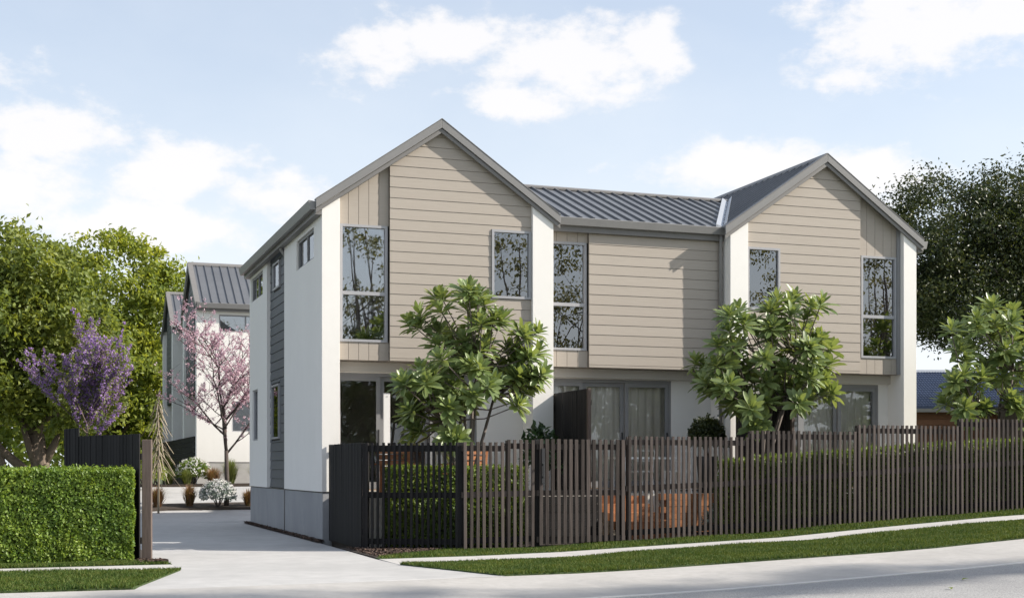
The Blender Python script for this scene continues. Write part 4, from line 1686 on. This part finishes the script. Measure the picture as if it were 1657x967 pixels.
# --- large trees: trunk, limbs and a crown of leaf clumps
def tree(name, base, lobes, nleaf, leaf, mat, bark, trunk_r, label, group=None, clumps=60, sigma=0.3, limb_n=9, fork=0.35, cat='tree', inner=0.45, droop=0.0):
    t = thing(name, base, label, cat, group)
    o = np.array(base)
    rg = random.Random(hash(label) % 1000 if False else len(label) * 7 + int(base[0] * 10))
    Ps, Os = [], []
    vol = np.array([l[3] * l[4] * l[5] for l in lobes]) ** 0.67
    cents = []
    for l, wgt in zip(lobes, vol / vol.sum()):
        c = np.array(l[:3])
        r = np.array(l[3:6])
        nc = max(4, int(clumps * wgt * len(lobes) / 1.0 / len(lobes) * 1.0 * len(lobes) ** 0.5))
        dirs = rand_dirs(nc)
        rad = RNG.uniform(inner, 1.0, nc) ** 0.6
        cc = c + dirs * r * rad[:, None]
        cents.append(cc)
        nl = int(nleaf * wgt)
        pick = RNG.integers(0, nc, nl)
        sg = sigma * RNG.uniform(0.6, 1.4, nc)
        P = cc[pick] + RNG.normal(size=(nl, 3)) * sg[pick][:, None] * np.array([1, 1, 0.75])
        Ps.append(P)
        Os.append(unit(P - c))
    P = np.concatenate(Ps)
    out = np.concatenate(Os)
    keep = P[:, 2] > o[2] + 0.5
    P, out = P[keep], out[keep]
    N = len(P)
    A = unit(out * 0.5 + rand_dirs(N) + np.array([0, 0, -droop]))
    nm = unit(out * 0.5 + rand_dirs(N) * 0.9 + np.array([0, 0, 0.5]))
    Ls = RNG.uniform(leaf[0], leaf[1], N)
    V, F = leaves(P - o, A, nm, Ls, Ls * RNG.uniform(0.42, 0.62, N))
    arr_mesh('crown', V, F, mat, t, 'stuff')
    # trunk and limbs
    m = MB(base)
    top = Vector((sum(l[0] for l in lobes) / len(lobes), sum(l[1] for l in lobes) / len(lobes), 0))
    zc = min(l[2] - l[5] for l in lobes)
    b = Vector(base)
    fk = Vector((b.x + rg.uniform(-.1, .1) * 2, b.y, b.z + max(0.6, (zc - b.z) * 1.0 + fork)))
    m.tube([b + Vector((0, 0, -0.2)), b + Vector((0.03, 0, 0.15)), (b + fk) / 2 + Vector((0.06, 0, 0)), fk], [trunk_r * 1.45, trunk_r * 1.1, trunk_r * 0.95, trunk_r * 0.85], 10)
    m.build('trunk', bark, t, smooth=True)
    allc = np.concatenate(cents)
    for i in range(limb_n):
        c = Vector(allc[rg.randrange(len(allc))])
        m = MB(base)
        mid = fk + (c - fk) * 0.5 + Vector((rg.uniform(-.3, .3), rg.uniform(-.3, .3), rg.uniform(0.0, .5)))
        r0 = trunk_r * rg.uniform(0.35, 0.6)
        m.tube([fk - Vector((0, 0, 0.12)), fk + (mid - fk) * 0.5 + Vector((rg.uniform(-.15, .15), 0, 0.1)), mid, c], [r0, r0 * 0.8, r0 * 0.55, r0 * 0.15], 7)
        for q in range(4):
            e = Vector(allc[rg.randrange(len(allc))])
            if (e - mid).length < 2.6:
                m.tube([mid, (mid + e) / 2 + Vector((0, 0, .15)), e], [r0 * 0.4, r0 * 0.25, r0 * 0.06], 5)
        m.build('limb', bark, t, smooth=True)
    return t


# trees left of the drive
big = tree('broadleaf_tree', (0.1, 43.6, 0.6), [(-1.6, 43.6, 6.0, 2.4, 2.2, 2.1), (-0.4, 43.8, 7.4, 1.9, 1.8, 1.25), (0.9, 43.4, 5.2, 1.7, 1.8, 1.7), (-2.2, 43.0, 3.9, 2.0, 1.8, 1.2), (0.9, 42.6, 3.5, 1.5, 1.3, 1.0),
     (-2.9, 43.3, 7.0, 1.9, 1.8, 1.4)], 42000, (0.15, 0.25), 'leaf_oak', 'bark_brown', 0.30, 'big spreading broadleaf tree with a thick trunk behind the clipped hedge', 'trees left of the drive', clumps=200, sigma=0.27, limb_n=12, fork=0.0)
for pts, rr in (([(0.05, 43.6, 0.7), (-0.45, 43.5, 1.5), (-1.1, 43.4, 2.1), (-1.7, 43.3, 3.4)], (0.20, 0.15, 0.12, 0.06)),
                ([(0.1, 43.6, 1.3), (-0.2, 43.4, 2.0), (-0.5, 43.2, 3.1)], (0.15, 0.11, 0.07)), ([(0.12, 43.6, 1.5), (0.5, 43.5, 2.2), (0.9, 43.3, 3.2)], (0.17, 0.12, 0.07)),
                ([(-0.9, 43.5, 0.5), (-0.95, 43.45, 1.5), (-1.2, 43.4, 2.6), (-1.9, 43.4, 3.9)], (0.11, 0.09, 0.07, 0.04))):
    m = MB(big.location)
    m.tube(pts, rr, 8)
    m.build('limb', 'bark_brown', big, smooth=True)
tree('broadleaf_tree', (3.8, 68.5, 0.9), [(3.6, 68.5, 10.2, 2.9, 2.6, 2.9), (1.2, 68.5, 8.6, 2.4, 2.4, 2.6), (5.6, 68.4, 8.9, 1.9, 2.2, 2.8), (3.2, 68, 6.6, 3.2, 2.4, 2.6), (5.6, 68, 5.0, 2.0, 2.0, 2.6), (0.6, 67.6, 5.0, 2.4, 2.0, 2.4), (3.2, 67.5, 3.6, 2.9, 2.0, 1.8)],
     46000, (0.20, 0.34), 'leaf_lime', 'bark_brown', 0.3, 'tall yellow-green tree standing behind the farther townhouse row', 'trees left of the drive', clumps=230, sigma=0.34, limb_n=9, fork=0.6)
tree('broadleaf_tree', (-6.5, 62.0, 1.0), [(-6.0, 62, 5.2, 4.2, 2.5, 3.2), (-1.5, 63, 4.2, 3.5, 2.5, 2.6), (-10, 62, 5.5, 4.0, 2.5, 3.5)], 16000, (0.22, 0.36), 'leaf_lime', 'bark_brown', 0.3,
     'pale distant tree glimpsed under the big tree at the left edge', 'trees left of the drive', clumps=120, sigma=0.4, limb_n=5)

# dark tree right of the house
tree('evergreen_tree', (31.3, 36.2, 1.1), [(27.0, 35.2, 8.6, 3.0, 2.6, 2.0), (25.1, 35.0, 7.6, 1.6, 2.0, 1.9), (28.8, 34.6, 7.6, 2.4, 2.3, 2.2), (29.6, 35, 9.3, 2.6, 2.3, 1.8), (26.3, 34.6, 6.5, 1.5, 1.8, 1.0), (28.0, 35.4, 6.9, 2.6, 2.2, 1.7), (31.5, 35.5, 8.0, 2.5, 2.4, 3.0)],
     92000, (0.085, 0.15), 'leaf_dark', 'bark_dark', 0.30, 'large dark evergreen tree rising behind the right gable', None, clumps=330, sigma=0.27, limb_n=14, fork=0.2, droop=0.3)

# trees across the road and beside the street, behind the photographer: mirrored in the glass and shading the road
for (x, y, h, lab) in ((13.6, -4.0, 13.0, 'gum tree on the opposite side of the road nearest the driveway'), (20.4, -5.0, 12.5, 'second gum tree along the opposite side of the road'),
                       (24.4, -7.0, 13.5, 'third gum tree along the opposite side of the road'), (32.6, -5.0, 13.5, 'fourth gum tree along the opposite side of the road'), (40.0, -5.0, 13.0, 'fifth gum tree along the opposite side of the road')):
    z = 0.2
    tree('gum_tree', (x, y, z), [(x - 0.8, y, h * 0.62, 1.6, 1.6, 1.3), (x + 1.3, y - .5, h * 0.72, 1.5, 1.5, 1.2), (x - .3, y, h * 0.88, 1.4, 1.4, 1.0), (x + 0.9, y, h * 0.5, 1.3, 1.3, 0.9)], 2600, (0.12, 0.24), 'leaf_gum', 'bark_grey', 0.17,
         lab, 'gum trees across the road', clumps=40, sigma=0.30, limb_n=10, fork=-1.0, droop=0.8)
x, y = 40.5, 4.0
tree('street_tree', (x, y, 1.0), [(x - 3.2, y, 20.2, 2.4, .7, .7), (x + .4, y + .3, 20.9, 2.0, .6, .6), (x + 3.6, y - .3, 20.3, 2.4, .7, .6), (x + 7.0, y, 20.6, 2.2, .6, .6), (x - 7.5, y + .4, 21.0, 2.2, .5, .5)], 5200, (0.16, 0.30), 'leaf_oak', 'bark_grey', 0.26,
     'tall spreading street tree up the road outside the view', None, clumps=70, sigma=0.30, limb_n=8)


# far-off belt of trees that closes the horizon
n_ = 15000
xx_ = RNG.uniform(-90, 95, n_)
hh_ = 5.2 + 1.6 * vnoise(np.stack([xx_ * 0.12, xx_ * 0, xx_ * 0], 1)) + 1.0 * vnoise(np.stack([xx_ * 0.45, xx_ * 0 + 3, xx_ * 0], 1))
P_ = np.stack([xx_, 112 + RNG.uniform(-3, 3, n_), 0.5 + hh_ * RNG.uniform(0, 1, n_) ** 0.7], 1)
L_ = RNG.uniform(0.5, 1.1, n_)
V, F = leaves(P_, rand_dirs(n_), rand_dirs(n_), L_, L_ * 0.6)
tag(arr_mesh('distant_wood', V, F, 'leaf_lime', None, 'stuff'), 'hazy belt of distant trees closing the horizon', 'wood')

# --- blossom trees: upright twiggy branches dotted with flowers
def blossom(name, base, h, spread, petals, nfl, size, mat, bark, label, seed, stems=1, fork=0.35, upright=0.8, leaf=None, r0=0.055):
    rg = random.Random(seed)
    t = thing(name, base, label, 'tree')
    b = Vector(base)
    m = MB(base)
    segs = []

    def grow(p, d, L, r, lev):
        n = 4
        pts = [p]
        for i in range(n):
            d = (d + Vector((rg.uniform(-.16, .16), rg.uniform(-.16, .16), 0.07 * upright))).normalized()
            pts.append(pts[-1] + d * L / n)
        m.tube(pts, [r * (1 - 0.6 * i / n) for i in range(n + 1)], 6 if lev < 2 else 4)
        for i in range(n):
            segs.append((pts[i], pts[i + 1], lev))
        if lev < 3:
            for i in range(1, n + 1):
                for _ in range(2 if lev else 3):
                    a = rg.uniform(0, 6.28)
                    sd = (d * rg.uniform(0.55, 0.95) * upright + Vector((math.cos(a), math.sin(a), rg.uniform(0.0, 0.45))) * spread).normalized()
                    if rg.random() < 0.78:
                        grow(pts[i], sd, L * rg.uniform(0.42, 0.68), r * 0.45, lev + 1)
    for s in range(stems):
        a = 6.28 * s / stems
        d0 = Vector((0.0, 0.0, 1)) if stems == 1 else Vector((0.35 * math.cos(a), 0.35 * math.sin(a), 1)).normalized()
        if stems == 1:
            st_ = b + Vector((0, 0, h * fork))
            m.tube([b + Vector((0, 0, -0.1)), b + Vector((0.02, 0, h * fork * 0.5)), st_], [r0 * 1.5, r0 * 1.2, r0 * 1.05], 8)
            grow(st_, d0, h * (1 - fork) * 0.72, r0, 0)
            for k in range(5):
                aa = k * 1.257 + 0.4
                grow(b + Vector((0, 0, h * (fork - 0.02 + 0.05 * k))), Vector((math.cos(aa) * spread, math.sin(aa) * spread, 0.75)).normalized(), h * (1 - fork) * 0.55, r0 * 0.6, 1)
        else:
            grow(b, d0, h * 0.6, r0, 0)
    m.build('branches', bark, t, smooth=True)
    sg = [q for q in segs if q[2] >= 1]
    pk = [sg[rg.randrange(len(sg))] for _ in range(nfl // 7)]
    c = np.array([tuple(a + (bb - a) * rg.random()) for a, bb, _ in pk])
    idx = np.repeat(np.arange(len(c)), 7)
    P = c[idx] + RNG.normal(0, 0.028, (len(idx), 3))
    N = len(P)
    A = rand_dirs(N)
    Ls = RNG.uniform(size[0], size[1], N)
    V, F = leaves(P - np.array(base), A, rand_dirs(N), Ls, Ls * 0.8)
    arr_mesh('blossom', V, F, mat, t, 'stuff')
    if leaf:
        k = nfl // 3
        idx = RNG.integers(0, len(c), k)
        P = c[idx] + RNG.normal(0, 0.06, (k, 3))
        Ls = RNG.uniform(0.05, 0.1, k)
        V, F = leaves(P - np.array(base), rand_dirs(k), rand_dirs(k), Ls, Ls * 0.5)
        arr_mesh('foliage', V, F, leaf, t, 'stuff')
    return t


blossom('cherry_tree', (5.22, 39.9, 0.3), 5.1, 0.85, 5, 13000, (0.032, 0.06), 'petal_pink', 'bark_dark', 'slender tree in pink blossom in front of the farther white gable wall', 21, 1, 0.33)
blossom('lilac_tree', (1.32, 39.8, 0.25), 4.6, 0.62, 5, 26000, (0.04, 0.07), 'petal_purple', 'bark_brown', 'bushy tree in purple blossom behind the shade-black board fence', 5, 1, 0.40, 1.0, 'leaf_oak', 0.04)


# --- lancewood: bare stem with long stiff drooping leaves
def lancewood(base, h, label):
    t = thing('lancewood', base, label, 'plant')
    m = MB()
    m.tube([(0, 0, -0.1), (0.01, 0, h * 0.5), (0.0, 0, h)], [0.032, 0.028, 0.012], 7)
    m.build('stem', 'lance_leaf', t, smooth=True)
    rg = random.Random(2)
    for k in range(90):
        f = k / 90
        a = k * 2.4
        z = h * (0.42 + 0.58 * f)
        L = rg.uniform(0.55, 0.95) * (1.0 - 0.35 * f)
        out = L * rg.uniform(0.35, 0.80)
        dx, dy = math.cos(a), math.sin(a)
        m = MB()
        w = 0.012
        q = []
        for s_, (r_, zz) in enumerate(((0.01, 0), (out * 0.5, -L * 0.34), (out, -L * 0.85))):
            q.append([(dx * r_ - dy * w, dy * r_ + dx * w, z + zz), (dx * r_ + dy * w, dy * r_ - dx * w, z + zz), (dx * r_, dy * r_, z + zz + 0.008)])
        m.prism(q[0], q[1])
        m.prism(q[1], q[2])
        m.build('leaf', 'lance_leaf', t)


lancewood((3.2, 38.8, 0.2), 3.3, 'thin lancewood with stiff brown drooping leaves between fence post and farther houses')


# --- shrubs and grasses
def tussock(loc, r, h, n, mat, label, group):
    t = thing('tussock_grass', loc, label, 'grass plant', group)
    a = RNG.uniform(0, 2 * np.pi, n)
    tilt = np.abs(RNG.normal(0, 0.45, n))
    d = np.stack([np.cos(a), np.sin(a)], 1)
    b = np.concatenate([d * RNG.uniform(0, 0.25 * r, (n, 1)), np.zeros((n, 1))], 1)
    hh = h * RNG.uniform(0.55, 1.1, n)
    mid = b + np.concatenate([d * (r * 0.45 * tilt)[:, None], (hh * 0.65)[:, None]], 1)
    tip = b + np.concatenate([d * (r * 1.5 * tilt)[:, None], (hh * (1 - 0.35 * tilt))[:, None]], 1)
    w = np.stack([-d[:, 1], d[:, 0], np.zeros(n)], 1) * 0.011
    V = np.stack([b - w, b + w, mid + w * .8, mid - w * .8, tip], 1).reshape(-1, 3)
    i = np.arange(n)[:, None] * 5
    F = np.concatenate([i + np.array([[0, 1, 2]]), i + np.array([[0, 2, 3]]), i + np.array([[3, 2, 4]])], 0)
    arr_mesh('blades', V, F, mat, t, 'stuff')
    return t


def shrub(name, loc, r, h, n, leaf, mat, label, group=None, flowers=0, fmat='petal_white', cat='shrub'):
    t = thing(name, loc, label, cat, group)
    d = rand_dirs(n)
    d[:, 2] = np.abs(d[:, 2]) * 1.0 + RNG.uniform(-0.25, 0.05, n)
    rad = RNG.uniform(0.55, 1.03, n) ** 0.6
    bump = 1 + 0.12 * np.sin(d[:, 0] * 9) * np.sin(d[:, 1] * 8 + d[:, 2] * 7)
    P = d * (rad * bump)[:, None] * np.array([r, r, h * 0.62]) + np.array([0, 0, h * 0.38])
    Ls = RNG.uniform(leaf[0], leaf[1], n)
    V, F = leaves(P, unit(d + rand_dirs(n) * 0.9), unit(d + rand_dirs(n) * 0.6), Ls, Ls * 0.55)
    arr_mesh('foliage', V, F, mat, t, 'stuff')
    m = MB()
    for k in range(6):
        a = k * 1.05
        m.tube([(0, 0, -0.03), (r * 0.3 * math.cos(a), r * 0.3 * math.sin(a), h * 0.35), (r * 0.6 * math.cos(a), r * 0.6 * math.sin(a), h * 0.7)], [0.018, 0.012, 0.005], 5)
    m.build('stem', 'bark_dark', t)
    if flowers:
        d = rand_dirs(flowers)
        d[:, 2] = np.abs(d[:, 2])
        P = d * np.array([r, r, h * 0.62]) * 1.03 + np.array([0, 0, h * 0.38])
        idx = np.repeat(np.arange(flowers), 5)
        P = P[idx] + RNG.normal(0, 0.018, (len(idx), 3))
        Ls = RNG.uniform(0.03, 0.05, len(P))
        V, F = leaves(P, rand_dirs(len(P)), unit(d[idx] + rand_dirs(len(P)) * .4), Ls, Ls * .9)
        arr_mesh('flowers', V, F, fmat, t, 'stuff')
    return t


# planting island with the blossom tree
isl = [(2.8, 39.1), (3.5, 39.35), (5.4, 39.4), (8.5, 39.3), (8.5, 40.5), (5.0, 40.6), (3.1, 40.4)]
m = MB()
m.prism([(x, y, G(x, y) - 0.05) for x, y in isl], [(x, y, G(x, y) + 0.05) for x, y in isl])
m.build('planting_bed', 'soil')['kind'] = 'structure'
GP = lambda x, y, dz=0.04: (x, y, G(x, y) + dz)
tussock(GP(3.25, 39.75), 0.42, 0.62, 500, 'tussock_red', 'reddish tussock grass at the left tip of the planting island', 'tussocks on the island')
tussock(GP(4.17, 39.9), 0.36, 0.66, 500, 'tussock_red', 'reddish tussock grass left of the white flowering shrub', 'tussocks on the island')
tussock(GP(5.85, 39.8), 0.36, 0.52, 450, 'tussock_red', 'reddish tussock grass right of the pink blossom trunk', 'tussocks on the island')
tussock(GP(6.6, 39.85), 0.36, 0.55, 450, 'tussock_red', 'reddish tussock grass half hidden by the house corner', 'tussocks on the island')
shrub('flowering_shrub', GP(4.95, 39.65), 0.52, 0.78, 2600, (0.05, 0.09), 'leaf_silver', 'white flowering silver shrub at the foot of the pink blossom tree', None, 200)
# bed in front of the farther row
m = MB()
bed = [(1.8, 47.0), (9.0, 47.0), (9.0, 48.9), (1.8, 48.9)]
m.prism([(x, y, G(x, y) - 0.05) for x, y in bed], [(x, y, G(x, y) + 0.06) for x, y in bed])
m.build('planting_bed', 'soil')['kind'] = 'structure'
shrub('flowering_shrub', GP(5.15, 47.9), 0.60, 0.95, 2200, (0.06, 0.1), 'leaf_box_hedge', 'white flowering shrub before the black garage wall of the farther row', None, 220)
shrub('flowering_shrub', GP(3.7, 46.9), 0.42, 0.75, 1400, (0.06, 0.1), 'leaf_box_hedge', 'white flowering shrub beside the brown fence post', None, 120)
tussock(GP(4.25, 47.5), 0.45, 0.6, 450, 'tussock_green', 'green tussock left of the white flowering shrub by the garage wall', 'green tussocks by the farther row')
tussock(GP(4.85, 47.3), 0.4, 0.6, 450, 'tussock_green', 'green tussock directly before the white flowering shrub by the garage wall', 'green tussocks by the farther row')
tussock(GP(5.75, 47.3), 0.5, 0.65, 500, 'tussock_red', 'brownish tussock at the corner of the farther white wall', 'green tussocks by the farther row')
tussock(GP(6.4, 47.9), 0.5, 0.95, 600, 'tussock_green', 'tall green tussock left of the blossom trunk against the farther wall', 'green tussocks by the farther row')
tussock(GP(7.35, 47.9), 0.5, 0.9, 600, 'tussock_green', 'tall green tussock right of the blossom trunk against the farther wall', 'green tussocks by the farther row')
for (x, y, r, h, lab) in ((4.1, 50.2, 0.6, 1.3, 'leafy green bush by the lancewood stem'), (3.2, 44.5, 0.7, 1.2, 'low dark bush behind the brown fence post')):
    shrub('garden_shrub', GP(x, y), r, h, 1800, (0.08, 0.14), 'leaf_oak', lab)
# shrubs in the courtyards
t = shrub('ball_shrub', (13.28, 25.3, 1.70), 0.40, 0.86, 4600, (0.05, 0.09), 'leaf_dark', 'dark round ball shrub beside the middle glazed doors')
m = MB()
m.lathe([(0.16, -0.745), (0.22, -0.1), (0.23, 0.02), (0.19, 0.02), (0.1, 0.0)], n=16)
m.build('pot', 'pot_black', t, smooth=True)
shrub('camellia', (9.55, 25.35, 1.0), 0.42, 1.45, 260, (0.14, 0.22), 'leaf_glossy', 'open dark shrub with glossy leaves left of the black privacy screen')
shrub('garden_shrub', (12.75, 23.5, 0.16), 0.45, 0.65, 1500, (0.07, 0.12), 'leaf_silver', 'silvery shrub at the foot of the cedar retaining wall')


# --- bark mulch chips
def chips(name, n, fx, fy, label):
    P = []
    while len(P) < n:
        x = random.uniform(*fx)
        y = random.uniform(*fy(x))
        P.append((x, y, G(x, y) + 0.02 + random.uniform(0, 0.03)))
    P = np.array(P)
    N = len(P)
    A = rand_dirs(N) * np.array([1, 1, 0.35])
    nm = unit(rand_dirs(N) * 0.6 + np.array([0, 0, 1]))
    Ls = RNG.uniform(0.03, 0.075, N)
    V, F = leaves(P, A, nm, Ls, Ls * RNG.uniform(.3, .6, N), 0.1)
    ob = arr_mesh(name, V, F, 'mulch_chip', None, 'stuff')
    tag(ob, label, 'mulch')


chips('bark_mulch', 4200, (5.15, 6.9), lambda x: (21.05 + (x - 5.1) * 0.88, max(fence_front_line(x) + 0.2, 21.06 + (x - 5.1) * 0.88)), 'dark bark mulch along the foot of the shade-black corner fence')
chips('bark_mulch', 1300, (1.45, 1.86), lambda x: (20.75, 21.3 - (x - 1.45) * 0.9 + 0.3), 'brown bark mulch at the foot of the timber gate post')
chips('bark_mulch', 2500, (5.09, 5.23), lambda x: (25.6, 35.5), 'dark bark mulch strip along the house plinth')

# fallen leaves on the road
for i, (px, py, lab) in enumerate(((1538, 953, 'small green leaf lying on the road at the right'), (1562, 938, 'small brown leaf lying on the road behind the green one'))):
    a = (px - 828.5) / 2177
    b = (757 - py) / 2177
    rx = a * math.cos(CAMTH) + math.sin(CAMTH)
    ry = -a * math.sin(CAMTH) + math.cos(CAMTH)
    zz = -0.05
    for _ in range(6):
        tt = (EYE - zz) / -b
        x, y = rx * tt, ry * tt
        zz = G(x, y) - 0.10
    v, f = big_leaf(0.10, 0.055, 0.25)
    me = bpy.data.meshes.new('fallen_leaf')
    me.from_pydata([(p[0] - .05, p[1], p[2] + 0.028) for p in v], [], f)
    me.materials.append(MAT['leaf_box_hedge'])
    ob = link('fallen_leaf', me)
    ob.location = (x, y, zz)
    ob.rotation_euler.z = 0.7 + i
    tag(ob, lab, 'leaf')


# ------------------------------------------------------------------ neighbours at the right
nb = thing('neighbour_house', (30, 40, 1.0), 'low neighbouring house with a blue tiled roof and brown timber wall', 'house')
ex = Vector((math.cos(CAMTH), -math.sin(CAMTH), 0))
ey = Vector((math.sin(CAMTH), math.cos(CAMTH), 0))
c0 = Vector((27.2, 38.1, 0))
def NP(u, v, z):
    p = c0 + ex * u + ey * v
    return (p.x, p.y, z)
m = MB(nb.location)
m.prism([NP(-4, 0.5, 0.8), NP(9, 0.5, 0.8), NP(9, 7, 0.8), NP(-4, 7, 0.8)], [NP(-4, 0.5, 3.5), NP(9, 0.5, 3.5), NP(9, 7, 3.5), NP(-4, 7, 3.5)])
w = m.build('wall', 'sheathing', nb)
for k in range(14):
    m = MB(nb.location)
    z = 0.9 + k * 0.185
    m.prism([NP(-4, 0.45, z), NP(9, 0.45, z), NP(9, 0.497, z), NP(-4, 0.497, z)], [NP(-4, 0.47, z + .175), NP(9, 0.47, z + .175), NP(9, 0.497, z + .175), NP(-4, 0.497, z + .175)])
    m.build('weatherboard', 'neighbour_board', w)
m = MB(nb.location)
m.prism([NP(-4.3, 0, 3.50), NP(9.3, 0, 3.50), NP(9.3, 3.75, 4.95), NP(-4.3, 3.75, 4.95)], [NP(-4.3, 0, 3.42), NP(9.3, 0, 3.42), NP(9.3, 3.75, 4.87), NP(-4.3, 3.75, 4.87)])
m.prism([NP(-4.3, 7.5, 3.50), NP(9.3, 7.5, 3.50), NP(9.3, 3.75, 4.95), NP(-4.3, 3.75, 4.95)], [NP(-4.3, 7.5, 3.42), NP(9.3, 7.5, 3.42), NP(9.3, 3.75, 4.87), NP(-4.3, 3.75, 4.87)])
rf = m.build('roof', 'blue_tile', nb)
# courses of small barrel tiles, one course one object
sl = (4.95 - 3.50) / 3.75
ncs = 16
for k in range(ncs):
    v0 = 3.75 * k / ncs
    v1 = 3.75 * (k + 1) / ncs + 0.05
    z0, z1 = 3.5 + sl * v0, 3.5 + sl * v1
    m = MB(nb.location)
    us = lin(-1.0, 6.5, 150)
    for a, b_ in zip(us[::2], us[1::2]):
        mid = (a + b_) / 2
        m.prism([NP(a - .022, v0, z0 + .004), NP(a, v0, z0 + .045), NP(mid, v0, z0 + .06), NP(b_, v0, z0 + .045), NP(b_ + .022, v0, z0 + .004)],
                [NP(a - .022, v1, z1 + .002), NP(a, v1, z1 + .025), NP(mid, v1, z1 + .035), NP(b_, v1, z1 + .025), NP(b_ + .022, v1, z1 + .002)])
    ob = m.build('tile_course', 'blue_tile', rf)
    ob['kind'] = 'stuff'
m = MB(nb.location)
m.prism([NP(-4.3, -0.12, 3.34), NP(9.3, -0.12, 3.34), NP(9.3, 0, 3.34), NP(-4.3, 0, 3.34)], [NP(-4.3, -0.12, 3.46), NP(9.3, -0.12, 3.46), NP(9.3, 0, 3.46), NP(-4.3, 0, 3.46)])
m.build('gutter', 'gutter_grey', rf)
m = MB(nb.location)
m.prism([NP(-4.3, 3.6, 4.93), NP(9.3, 3.6, 4.93), NP(9.3, 3.75, 5.03), NP(-4.3, 3.75, 5.03)], [NP(-4.3, 3.9, 4.93), NP(9.3, 3.9, 4.93), NP(9.3, 3.76, 5.03), NP(-4.3, 3.76, 5.03)])
m.build('ridge_cap', 'flashing', rf)

gs = thing('carport', (30.2, 33.5, 1.0), 'dark timber carport with a brown roof at the right edge behind the frangipani', 'shed')
c0 = Vector((29.0, 34.2, 0))
m = MB(gs.location)
m.prism([NP(-0.2, 0, 3.05), NP(5, 0, 3.05), NP(5, 2.4, 3.9), NP(0.6, 2.4, 3.9)], [NP(-0.2, 0, 2.95), NP(5, 0, 2.95), NP(5, 2.4, 3.8), NP(0.6, 2.4, 3.8)])
m.build('roof', 'brown_shingle', gs)
for u in (0.2, 2.4, 4.6):
    m = MB(gs.location)
    m.prism([NP(u, .2, 0.7), NP(u + .14, .2, 0.7), NP(u + .14, .34, 0.7), NP(u, .34, 0.7)], [NP(u, .2, 2.95), NP(u + .14, .2, 2.95), NP(u + .14, .34, 2.95), NP(u, .34, 2.95)])
    m.build('post', 'dark_timber', gs)
m = MB(gs.location)
m.prism([NP(0, 2.2, 0.7), NP(4.9, 2.2, 0.7), NP(4.9, 2.3, 0.7), NP(0, 2.3, 0.7)], [NP(0, 2.2, 3.6), NP(4.9, 2.2, 3.6), NP(4.9, 2.3, 3.6), NP(0, 2.3, 3.6)])
m.build('back_wall', 'dark_timber', gs)
